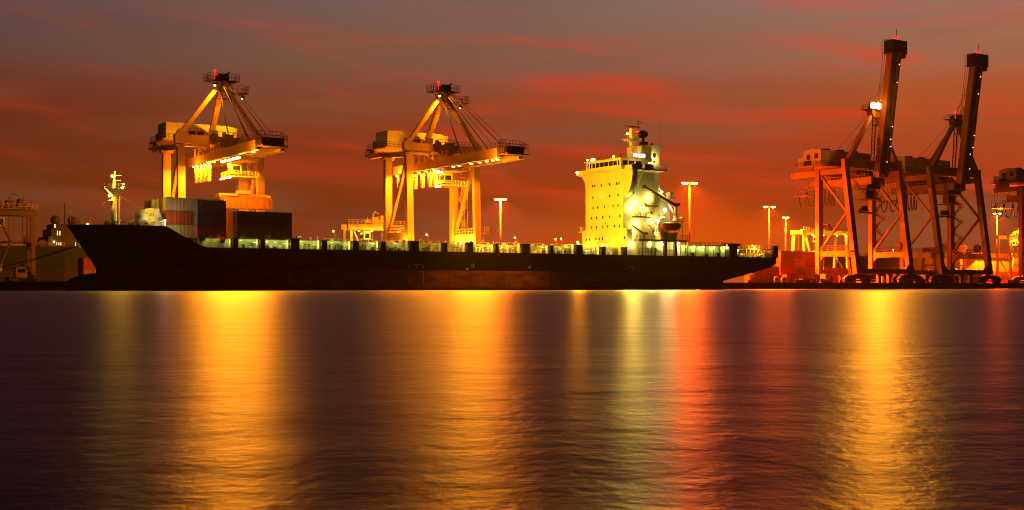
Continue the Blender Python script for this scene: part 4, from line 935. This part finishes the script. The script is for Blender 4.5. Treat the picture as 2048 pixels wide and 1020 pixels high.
    B(MB().box(-4.4, 4, 8, 12, 38.6, 40.2), 'girder_crosshead', M_BROWN); B(MB().box(-4, 3, 20, 25, 37.72, 39.4), 'winch_cabinet', M_BROWN)
    B(MB().rail([(-4.2, 30, 37.7), (-4.2, 3, 37.7)], 1.1, 1.5, .07, 2).rail([(-4.6, 36, 33.0), (-4.6, 29.5, 33.0)], 3.0, 1.2, .08, 2).box(-4.8, 3, 29.5, 36.4, 32.8, 33.0).rail([(-4.6, 34.6, 37.0), (-4.6, 28, 37.0)], 3.4, 1.2, .08, 3).beam((-4.2, 30, 36), (-4.2, 36, 33), .2, .2), 'girder_railing', P)
    b = MB(); ys = [34.6, 30.6, 26.6, 24.2, 22, 20.4, 19, 17.7, 13.4]
    for ya, yb in zip(ys, ys[1:]):
        if ya-yb > 4.2: continue
        b.loop((-4.1, ya, 34.9), (-4.1, yb, 34.9), 6.2, .2, 6, 14)
    B(b, 'festoon_cable', M_DARK)
    B(MB().box(-3.4, 3.4, 4.5, 10.5, 33.9, 35.0).box(-3.0, .6, 5, 7.6, 30.8, 33.4).box(-3.6, 3.6, 4, 10.8, 30.3, 30.5).beam((3, 5, 30.5), (1, 9, 34), .2, .2), 'trolley', M_BROWN)
    if spreader:
        s_ = B(MB().box(-3.1, 3.1, 8.4, 9.4, 25.9, 26.4).box(-3.3, -2.7, 7.7, 10.1, 25.5, 26.2).box(2.7, 3.3, 7.7, 10.1, 25.5, 26.2).box(-1.6, 1.6, 8.2, 9.6, 27.0, 28.2).box(-2.4, 2.4, 8.6, 9.2, 26.6, 27.2), 'spreader', M_DARK)
        b = MB()
        for x in (-1.3, 1.3):
            for y in (8.3, 9.5): b.tube((x, y, 28), (x, y, 34), .05, 4)
        B(b, 'hoist_rope', M_ROPE, s_)
    # machinery house
    hy = 16.3+house_dy
    hs = B(MB().box(-12.6, 13, hy, hy+7.6, 42.6, 47.4).prism([(hy, 47.4), (hy+7.6, 47.4), (hy+3.8, 48.1)], 'x', -12.6, 13).box(-12.6, 2, hy+7.6, hy+10.2, 42.0, 45.2), 'machinery_house', M_HOUSE)
    B(MB().box(-12.66, -12.6, hy+1.3, hy+2.8, 44.6, 46.3), 'house_window', M_DARK, hs); B(MB().box(-12.66, -12.6, hy+4.8, hy+6.3, 44.4, 46.1), 'house_window', M_DARK, hs)
    for x in (-8, -1, 6): B(MB().box(x, x+2.2, hy+2, hy+4, 47.5, 48.3), 'roof_vent', M_DARK, hs)
    B(MB().box(-13.4, 13.6, hy-1.4, hy+11, 41.9, 42.3).box(-13.2, -12.7, hy+3, hy+9, 40.3, 41.9), 'house_platform', P)
    B(MB().box(-13.0, -12.4, hy+4.4, hy+7.4, 42.4, 44.0).rail([(-13.3, hy+11, 42.3), (-13.3, hy-1.3, 42.3), (13.5, hy-1.3, 42.3)], 1.2, 1.3, .07, 2), 'house_railing', M_DARK)
    B(MB().box(14.4, 15.6, hy-6, hy+1, 42.2, 42.4).rail([(9, 6, 43.2), (14, 6, 43.2)], 1.6, .9, .08, 3).box(10.2, 12, 8, 10, 40.4, 45.4).box(12.6, 13.6, 9, 11, 40.4, 44.6), 'electrical_cabin', M_BROWN)
    b = MB(); z = 12.7; k = 0                                    # zigzag stair on the right landside leg
    while z < 36:
        ya, yb = (16.8, 13.6) if k % 2 else (13.6, 16.8)
        for xx in (14.9, 15.8): b.beam((xx, ya, z), (xx, yb, z+2.9), .12, .28)
        b.box(14.7, 16.2, yb-.7, yb+.7, z+2.8, z+2.95).rail([(14.8, yb-.6, z+2.9), (16.1, yb-.6, z+2.9), (16.1, yb+.6, z+2.9)], 1.1, .8, .06, 2).tube((15.9, ya, z+1), (15.9, yb, z+3.9), .07); z += 2.9; k += 1
    B(b, 'stair_tower', P)
    b = MB()
    for yy in (1.2, 1.9): b.tube((-14.6, yy, 3.5), (-14.6, yy+1.5, 13), .08)
    for k in range(12): b.box(-14.8, -14.3, 1.2+k*.1, 2.0+k*.1, 3.8+k*.75, 3.95+k*.75)
    B(b.box(-15.4, -14.4, .6, 3.4, 12.6, 12.75).tube((14.2, 6, 14.8), (15.2, 6, 14.8), 1.4, 14), 'cable_reel', P)
    return t
GD = 'quayside gantry cranes with booms raised'
crane_b(251.5, 29.5, 'dark gantry crane with raised boom and bright floodlight at its apex', GD, 'big')
crane_b(295, 29.5, 'dark gantry crane with raised boom and single red lamp at its apex', GD)
crane_b(367, 30.5, 'dark gantry crane cut off by the right edge of the photo', GD, house_dy=3, spreader=False)

# ================================================================== LIGHT MASTS AND LAMPS
def mast(x, y, z, n, label, group, p, wd=4.6, wk=.6, fk=64, lr=.62):
    t = thing('light_mast', label, 'light mast', (x, y, QZ), R(-YAW), group); h = z-QZ
    MB().tube((0, 0, 0), (0, 0, h+.3), .32, 10, .16).build('pole', M_BROWN, t, smooth=True)
    MB().box(-wd/2, wd/2, -.12, .12, h-.1, h+.1).box(-.5, .5, -.4, .4, h-.3, h+.2).build('crossbar', M_BROWN, t)
    for k in range(n):
        xx = -wd/2+lr+(wd-2*lr)*(k/(n-1)); lo = MB().box(xx-lr*.9, xx+lr*.9, -.5, .5, h+.1, h+.35).build('lamp_head', M_DARK, t)
        MB().ball((xx, -.15, h-.1), lr, .5, .2+.2*lr, 12, 6).build('lamp_lens', E_MAST, lo)
        light('mast_light', (xx, -.5, h-.5), MASTC, p/n*wk*4.2, t, .35); spot('mast_flood', (xx, -.3, h-.5), MASTC, p/n*fk, t, (0, 0, -1), 150, .35)
    return t
GM = 'tall floodlight masts on the quay'
mast(194.2, 62, 35.1, 2, 'tall light mast rising behind the stern of the black ship', GM, 45000, 5.6, wk=1.6, lr=1.3)
mast(119.9, 62, 26.8, 4, 'light mast between the amidships crane and the deckhouse', GM, 15000, 3.8)
mast(230.9, 62, 28.6, 2, 'taller of the two light masts before the dark cranes', GM, 17000, 4.4, lr=.9)
mast(242, 65, 25.4, 2, 'shorter light mast close left of the first dark crane', GM, 13000, 2.6)
mast(371, 70, 31.3, 2, 'light mast at the far right beyond the second dark crane', GM, 15000, 3.6)
def lamp_post(x, y, z, label, c=SODIUM, p=600, e=E_SOD, r=.28):
    t = thing('lamp_post', label, 'lamp post', (x, y, QZ), 0, 'small lamp posts far along the quay')
    MB().tube((0, 0, 0), (0, 0, z-QZ), .09, 6).beam((0, 0, z-QZ), (-.8, -.6, z-QZ+.2), .1, .1).build('pole', M_BROWN, t)
    MB().ball((-.8, -.6, z-QZ+.05), r, n=8, m=6).build('lamp_bulb', e, t); light('lamp_light', (-.8, -.9, z-QZ-.3), c, p, t, .25)
def at(px, py, Y):
    c, s = math.cos(R(YAW)), math.sin(R(YAW)); k = (px-1024)/2405; dx, dy = s+k*c, c-k*s; t = (Y+239)/dy
    return -73+dx*t, .9+(572.5-py)*t/2405
for px, py, Y, lab in ((670, 463, 68, 'small orange lamp post left of the amidships yard crane'), (856, 470, 68, 'small lamp post seen between the legs of the amidships crane'), (1032, 476, 70, 'small lamp post right of the short light mast'), (1113, 479, 66, 'left one of two small lamp posts before the deckhouse'), (1124, 478, 66, 'right one of two small lamp posts before the deckhouse'), (1597, 467, 70, 'small lamp post left of the yellow yard crane'), (180, 449, 66, 'small lamp post beyond the bow, left of the foremast')):
    x, z = at(px, py, Y); lamp_post(x, Y, z, lab)

# ================================================================== YARD CRANES
def yard_crane(x, y, span, base, h, label, m, rz=0, lamps=True, p=2500):
    """rubber-tyred gantry: span along local x"""
    t = thing('yard_crane', label, 'yard crane', (x, y, QZ), rz, 'rubber tyred yard cranes')
    for sx in (-1, 1):
        for sy in (-1, 1):
            MB().beam((sx*span/2, sy*base*.42, 1.6), (sx*span/2, sy*base*.30, h), .9, .8, .8, .7).build('leg', m, t)
            b = MB()
            for k in (-.8, .8): b.tube((sx*span/2-.3, sy*base*.42+k, .75), (sx*span/2+.3, sy*base*.42+k, .75), .75, 12)
            b.build('wheel', M_TYRE, t)
        MB().box(sx*span/2-.5, sx*span/2+.5, -base/2, base/2, 1.4, 2.3).box(sx*span/2-.35, sx*span/2+.35, -base*.28, base*.28, h*.55, h*.55+.5).beam((sx*span/2, -base*.4, 2.2), (sx*span/2, base*.3, h*.56), .35, .35).build('sill_beam', m, t)
        MB().box(sx*span/2-1.1*sx-.6, sx*span/2-1.1*sx+.6, -1.6, 1.4, 2.3, 4.2).build('engine_box', M_HOUSE, t)
    for sy in (-1, 1): MB().box(-span/2-1, span/2+1, sy*base*.30-.45, sy*base*.30+.45, h, h+1.5).build('main_girder', m, t)
    b = MB().rail([(-span/2-1, -base*.42, h+1.5), (span/2+1, -base*.42, h+1.5)], 1.1, 1.3, .07, 2)
    b.box(-span/2-1, span/2+1, -base*.45, -base*.32, h+1.4, h+1.5); b.build('girder_railing', M_CRANE, t)
    c = span*.1
    b = MB().box(c-2.6, c+2.6, -base*.36, base*.36, h+1.5, h+2.0).box(c-2.2, c-.4, -1.4, 1.2, h+2, h+3.5).box(c+.2, c+2.2, -1.6, .6, h+2, h+3.0).tube((c+1, -1.4, h+3.5), (c+1, 1.4, h+3.5), .6, 10).box(c-4, c-2.9, -1, .5, h+2, h+2.9)
    for k in range(5): b.tube((c-3.5+k*1.7, -1.2, h+2), (c-3.5+k*1.7, -1.2, h+3.6+(k % 2)*1.0), .09, 5)
    b.path([(c-1.2, 0, h+3.5), (c-.8, 0, h+5.2), (c+.6, 0, h+4.6)], .1)
    b.build('trolley', m, t)
    cb = MB().box(c-4.6, c-2.6, -1.2, 1.2, h-2.6, h-.2).build('operator_cab', M_HOUSE, t)
    MB().box(c-4.64, c-4.6, -1, 1, h-2.2, h-.9).box(c-4.3, c-2.9, -1.24, -1.2, h-2.2, h-.9).build('cab_window', M_GLASS, cb)
    MB().box(-6.1+c, 6.1+c, -1.2, 1.2, h-6.4, h-5.9).tube((c-1.5, 0, h-5.9), (c-1.5, 0, h), .06).tube((c+1.5, 0, h-5.9), (c+1.5, 0, h), .06).build('spreader', m, t)
    MB().beam((-span/2+.9, -base*.3, 3), (-span/2+3.4, -base*.3, h*.6), .3, .8).beam((-span/2+3.4, -base*.3, h*.6), (-span/2+.9, -base*.3, h-.5), .3, .8).build('access_stair', m, t)
    if lamps:
        for k in (-.38, -.12, .2, .42):
            lo = MB().box(span*k-.3, span*k+.3, -base*.5-.3, -base*.5+.3, h-.25, h).build('floodlight', M_DARK, t)
            MB().ball((span*k, -base*.5, h-.35), .34, .34, .22, 8, 6).build('flood_lens', E_SOD, lo)
            light('flood_light', (span*k, -base*.5-.3, h-1.2), YELLOW, p, t, .3)
    return t
M_YEL = mat('yard_crane_paint', (.70, .52, .16), .5, dirt=.2, scale=.4, streak=True)
yard_crane(75.5, 58, 15, 7, 14.2, 'small yellow yard crane behind the left leg of the amidships crane', M_CRANE, p=700)
yard_crane(258.5, 64, 22, 8, 17.5, 'bright yellow lit yard crane behind the first dark crane', M_YEL, p=550)
yard_crane(331, 66, 18, 8, 12.5, 'orange lit yard crane behind the legs of the second dark crane', M_CRANE, lamps=False)
yard_crane(379, 66, 18, 8, 18.5, 'bright yard crane at the right edge past the last light mast', M_YEL, p=650)
yard_crane(-17.5, 57, 8.2, 7, 15.2, 'dim red brown yard crane at the left edge of the quay', mat('rusty_paint', (.20, .09, .05), .6, dirt=.35, streak=True), lamps=False)
x, z = at(1958, 481, 60); lamp_post(x, 60, z-2, 'hooded lamp post among the second dark crane legs', MASTC, 5200, E_MAST)

# ================================================================== CONTAINERS ON THE QUAY
GQ = 'containers stacked on the quay behind the stern'
def qc(px0, Y, tierz, L, c, lab, h=2.7):
    x, _ = at(px0, 540, Y); container(x, Y, QZ+tierz*2.72, L, c, lab, GQ, h)
OR2 = (.55, .20, .07); RD2 = (.50, .07, .05); TAN = (.50, .36, .2)
qc(1500, 44, 0, 12.1, OR2, 'orange container lying low under the stern overhang')
qc(1505, 44, 1, 12.1, OR2, 'long orange container above the low one at the stern', 2.7)
qc(1547, 43, 0, 6.06, RD2, 'short red container just right of the stern')
qc(1573, 40, 0, 12.1, OR2, 'low pale orange container in front of the quay stack')
for i, (px0, t_, L, c, lab) in enumerate(((1560, 0, 6.06, RD2, 'red container at the bottom left of the quay stack'), (1586, 0, 6.06, MAR, 'maroon container at the bottom middle of the quay stack'), (1612, 0, 6.06, RD2, 'red container at the bottom right of the quay stack'),
                                          (1561, 1, 6.06, RD2, 'red container in the second tier, left end of the quay stack'), (1586, 1, 6.06, BRN, 'brown container in the second tier, middle of the quay stack'), (1611, 1, 6.06, OR2, 'orange container in the second tier, right end of the quay stack'),
                                          (1561, 2, 6.06, BRN, 'brown container in the third tier, left end of the quay stack'), (1586, 2, 6.06, OR2, 'orange container in the third tier, middle of the quay stack'), (1610, 2, 6.06, MAR, 'maroon container in the third tier, right end of the quay stack'),
                                          (1562, 3, 12.1, BRN, 'long brown container topping the quay stack behind the stern'), (1612, 3, 6.06, MAR, 'short maroon container on the right top of the quay stack'))):
    qc(px0, 50, t_, L, c, lab)
GR = 'containers between the dark crane legs'
for px0, Y, t_, L, c, lab in ((1645, 56, 0, 12.1, RD2, 'red container on the ground inside the first dark crane'), (1648, 56, 1, 12.1, OR2, 'faded orange container on a red one inside the first dark crane'), (1752, 58, 0, 12.1, MAR, 'maroon container seen low between the first dark crane legs'), (1756, 58, 1, 12.1, MAR, 'maroon upper container seen between the first dark crane legs'),
                              (1792, 56, 1, 6.06, RD2, 'short red container by the right legs of the first dark crane'), (1792, 56, 0, 6.06, BRN, 'short brown container by the right legs of the first dark crane'), (1926, 60, 0, 12.1, RD2, 'red container under the tan one inside the second dark crane'), (1926, 60, 1, 12.1, TAN, 'tan lit container inside the legs of the second dark crane')):
    x, _ = at(px0, 540, Y); container(x, Y, QZ+t_*2.72, L, c, lab, GR)
for t_, c, lab in ((0, OR2, 'orange container on the quay beyond the bulbous bow'), (1, RD2, 'red container on an orange one beyond the bow')):
    container(-4.6, 44, QZ+t_*2.72, 12.1, c, lab, 'containers beyond the bow', 2.7)
container(-4.6, 46.7, QZ, 12.1, MAR, 'maroon container behind the pair beyond the bow', 'containers beyond the bow')
container(-4.6, 46.7, QZ+2.72, 12.1, BRN, 'brown container stacked behind the red one beyond the bow', 'containers beyond the bow')

# ================================================================== OTHER SHIPS IN THE BASIN
def cargo_ship(x0, x1, y0, zt, label, mh, mb, zb, house=None, rails=True):
    t = thing('cargo_ship', label, 'cargo ship', ((x0+x1)/2, y0+8, 0), 0, 'ships moored beyond the quay'); o = Vector(((x0+x1)/2, y0+8, 0))
    def B(b, n, m, par=None, **k):
        b.v = [(x-o.x, y-o.y, z) for x, y, z in b.v]; return b.build(n, m, par or t, **k)
    pl = [(x0, y0+8), (x0+5, y0+2.5), (x0+12, y0), (x1-8, y0), (x1, y0+2), (x1, y0+14), (x1-8, y0+16), (x0+12, y0+16), (x0+5, y0+13.5)]
    B(MB().prism(pl, 'z', zb, zt), 'hull', mh)
    pb = [(x0+(1.6 if i == 0 else 0)+(q_[0]-x0)*.998, y0+8+(q_[1]-y0-8)*.995) for i, q_ in enumerate(pl)]
    B(MB().prism(pb, 'z', -1.5, zb-.002), 'boot_top', mb)
    if rails: B(MB().rail([(x0+12, y0+.2, zt), (x1-8, y0+.2, zt)], 1.1, 1.8, .06, 3), 'railing', M_CRANE)
    x = x0+14
    while x < x1-12:
        k = random.random()
        if k < .5: B(MB().box(x, x+random.uniform(1, 3), y0+2, y0+5, zt, zt+random.uniform(.6, 1.8)), 'hatch_box', M_BROWN)
        else: B(MB().tube((x, y0+3, zt), (x, y0+3, zt+random.uniform(1, 2.6)), .22, 7), 'deck_vent', M_BROWN)
        x += random.uniform(2, 5)
    return t, B
M_GRNH = mat('green_hull_paint', (.009, .010, .006), .6, dirt=.4, scale=.3, streak=True); M_BOOTB = mat('brown_boot_paint', (.07, .025, .014), .7, dirt=.4, scale=.3, streak=True)
M_PALEH = mat('pale_hull_paint', (.60, .46, .26), .55, dirt=.2, scale=.3, streak=True); M_REDB = mat('red_boot_paint', (.5, .05, .035), .6, dirt=.3, scale=.3, streak=True)
t1, Bs = cargo_ship(-60, 7, 78, 10.9, 'dark moored cargo ship with dim superstructure beyond the bow', M_GRNH, M_BOOTB, 5.0)
M_HAZED = mat('hazed_paint', (.12, .08, .05), .6, dirt=.35, streak=True)  # brown close to the sky: haze over the far ship put into the colour
hs = Bs(MB().box(-4.5, 4.5, 80, 92, 10.9, 13.6).box(-3.6, 3.6, 81, 91, 13.6, 15.6).box(-2.8, 2.4, 82, 90, 15.6, 16.9), 'superstructure', M_HAZED)
for x, z, h_ in ((-2.2, 13.9, 1.1), (-1.6, 13.9, 1.1), (1.9, 13.8, 1.2), (-2.6, 11.3, .8), (-2.1, 11.3, .8), (-1.6, 11.3, .8), (2.0, 11.3, .8)): Bs(MB().box(x, x+.2, 79.9 if z < 13 else 80.9, 80.0 if z < 13 else 81, z, z+h_), 'lit_window', M_BRIDGEG, hs)
for z in (15.9, 16.4): Bs(MB().box(-2.7, -2.3, 81.9, 82, z, z+.3), 'lit_window', M_BRIDGEG, hs)
Bs(MB().ball((-2.0, 84, 17.9), 1.2, n=14, m=10), 'radar_dome', M_HAZED, smooth=True); Bs(MB().ball((2.2, 84, 17.8), 1.2, n=14, m=10), 'radar_dome', M_HAZED, smooth=True)
Bs(MB().tube((.6, 85, 16.5), (.6, 85, 22.5), .12), 'aerial_mast', M_HAZED); Bs(MB().tube((6.4, 83, 10.9), (6.4, 83, 19.5), .16), 'aerial_mast', M_CRANE)
for x, z in ((-3.2, 12.2), (3.4, 11.6), (4.8, 11.6)):
    Bs(MB().ball((x, 79.7, z), .2, n=8, m=5), 'deck_lamp', E_WHT); light('lamp_light', (x+26.5, 79.2-86, z-.3), GREENISH, 20, t1, .2)
t2, Bs = cargo_ship(286, 352, 78, 12.6, 'dark green moored cargo ship behind the two dark cranes', M_GRNH, M_BOOTB, 6.6)
for x in (318, 327): Bs(MB().tube((x, 80, 12.6), (x, 80, 15.2), .08).ball((x, 79.9, 15.4), .3, n=8, m=6), 'deck_lamp', E_SOD); light('lamp_light', (x-319, 79.2-86, 15.2), SODIUM, 900, t2, .25)
t3, Bs = cargo_ship(356, 450, 78, 13.0, 'pale moored cargo ship with red underside at the right', M_PALEH, M_REDB, 7.2)
Bs(MB().box(364, 392, 77.4, 86, 13.0, 14.8), 'deck_overhang', M_BROWN)

# ================================================================== ROPES, BOLLARDS, QUAY BITS
def rope(p, q, sag, r, label, group):
    b = MB(); p, q = Vector(p), Vector(q); pts = []
    for i in range(13):
        t = i/12; c = p.lerp(q, t); c.z -= sag*4*t*(1-t); pts.append(tuple(c))
    o = b.path(pts, r, 5).build('mooring_rope', M_ROPE, None, loc=tuple(p)); tag(o, label, 'mooring rope', group)
GRP = 'mooring ropes at the bow'
rope((-6.0, 5.1, 12.2), (-38, 27, 2.3), 1.2, .07, 'upper pale mooring rope from the bow fairlead to the quay', GRP)
rope((-7.2, 5.9, 12.1), (-41, 28, 2.3), 1.7, .07, 'lower pale mooring rope slanting from the bow fairlead', GRP)
rope((-9.3, 7.6, 12.3), (-30, 29, 2.3), .8, .06, 'short mooring rope leaving the bow highest near the stem', GRP)
rope((170.5, 3.0, 9.2), (186, 27, 2.3), .8, .07, 'mooring rope from the stern down to the quay', 'mooring ropes at the stern')
for dy, lab in ((0, 'upper slack mooring rope of the pale ship at right'), (4, 'lower slack mooring rope of the pale ship at right')):
    rope((400-dy, 78, 12.4-dy*.4), (352-dy*2, 73, 2.4), 1.4, .09, lab, 'mooring ropes of the pale ship')
def bollard(x, label):
    t = thing('bollard', label, 'bollard', (x, QY+.9, QZ), 0, 'bollards along the quay edge')
    MB().tube((0, 0, 0), (0, 0, .65), .3, 12, .24).ball((0, 0, .72), .42, .42, .22, 12, 6).build('post', M_DARK, t, smooth=True); MB().box(-.5, .5, -.5, .5, 0, .06).build('base_plate', M_BROWN, t)
for x, w_ in ((-38, 'dark bollard on the quay holding the bow ropes'), (-24, 'dark bollard on the quay short of the bow'), (186, 'dark bollard on the quay holding the stern rope'), (206, 'dark bollard on the quay before the container stack'), (226, 'dark bollard left of the first dark crane wheels'), (272, 'dark bollard between the two dark cranes'), (318, 'dark bollard right of the second dark crane wheels')): bollard(x, w_)
def drum(px, label):
    x, _ = at(px, 560, 30); t = thing('rope_reel', label, 'rope reel', (x, 30, QZ), R(-YAW), 'pale rope reels by the stern')
    MB().tube((0, -.35, 1.0), (0, .35, 1.0), .95, 16).build('rope_coil', M_YEL, t); MB().tube((0, -.5, 1.0), (0, -.36, 1.0), .35, 12).box(-.9, .9, -.4, .4, 0, .18).build('stand', M_BROWN, t)
drum(1554, 'left one of two pale round rope reels on the quay'); drum(1568, 'right one of two pale round rope reels on the quay')
def truck(x, y, label, c, rz=0):
    t = thing('terminal_truck', label, 'truck', (x, y, QZ), rz, 'trucks on the quay'); m = mat('truck_paint_'+str(c), c, .45, dirt=.25)
    MB().prism([(-1.1, .8), (1.3, .8), (1.3, 2.0), (.9, 3.0), (-1.1, 3.0)], 'y', -1.15, 1.15).build('cab', m, t)
    MB().box(-.6, .9, -1.18, -1.15, 1.9, 2.7).box(1.2, 1.33, -.9, .9, 1.9, 2.6).build('window', M_GLASS, t)
    MB().box(-11.5, -1.3, -1.1, 1.1, 1.0, 1.4).box(-1.3, 1.2, -.5, .5, .6, .9).build('trailer_bed', M_BROWN, t)
    for xx in (.6, -2.4, -9.2, -10.5):
        for sy in (-1, 1): MB().tube((xx, sy*.75, .5), (xx, sy*1.12, .5), .5, 12).build('wheel', M_TYRE, t)
x, _ = at(1650, 560, 38); truck(x, 38, 'dim orange terminal truck under the first dark crane', (.5, .25, .1))
x, _ = at(1850, 560, 36); truck(x, 36, 'pale terminal truck between the two dark cranes', (.65, .5, .3))
x, _ = at(40, 560, 40); truck(x, 40, 'terminal truck on the quay at the far left', (.4, .2, .1))
for i, px in enumerate((1722, 1762, 1905, 1940)):
    x, _ = at(px, 560, 34); t = thing('pallet_stack', ('stack of crates between the first dark crane wheels', 'crates right of the first dark crane sill post', 'crates left inside the second dark crane', 'crates right inside the second dark crane')[i], 'crates', (x, 34, QZ), R(20*i), 'crates on the quay under the cranes')
    MB().box(-1.2, 1.2, -1, 1, .15, 1.3).box(-.7, 1.0, -.8, .8, 1.3, 2.2).build('crate', (M_CRANE, M_HOUSE, M_CRANE, M_YEL)[i], t, bevel=.04); MB().box(-1.3, 1.3, -1.1, -.8, 0, .15).box(-1.3, 1.3, .8, 1.1, 0, .15).build('pallet', M_BROWN, t)
fd = 0
for x in list(range(-60, -16, 9))+list(range(178, 360, 9)):
    t = MB().box(-.5, .5, -.3, 0, -1.9, -.35).build('quay_fender', M_TYRE, None); t.location = (x, QY-.26, QZ); tag(t, 'black rubber fender on the quay face', 'fender', 'rubber fenders along the quay face')

# ================================================================== HAZE
HAZE = 0.00008
hz = MB().box(-450, 850, -420, 240, -1, 96).build('haze', M_DARK); hz.data.materials.clear()
hm = bpy.data.materials.new('harbour_haze'); hm.use_nodes = True; t = hm.node_tree
for n in list(t.nodes): t.nodes.remove(n)
pv = t.nodes.new('ShaderNodeVolumePrincipled'); pv.inputs['Color'].default_value = (.9, .55, .3, 1); pv.inputs['Density'].default_value = HAZE; pv.inputs['Anisotropy'].default_value = .3
on = t.nodes.new('ShaderNodeOutputMaterial'); t.links.new(pv.outputs[0], on.inputs['Volume'])
hz.data.materials.append(hm); tag(hz, kind='stuff')
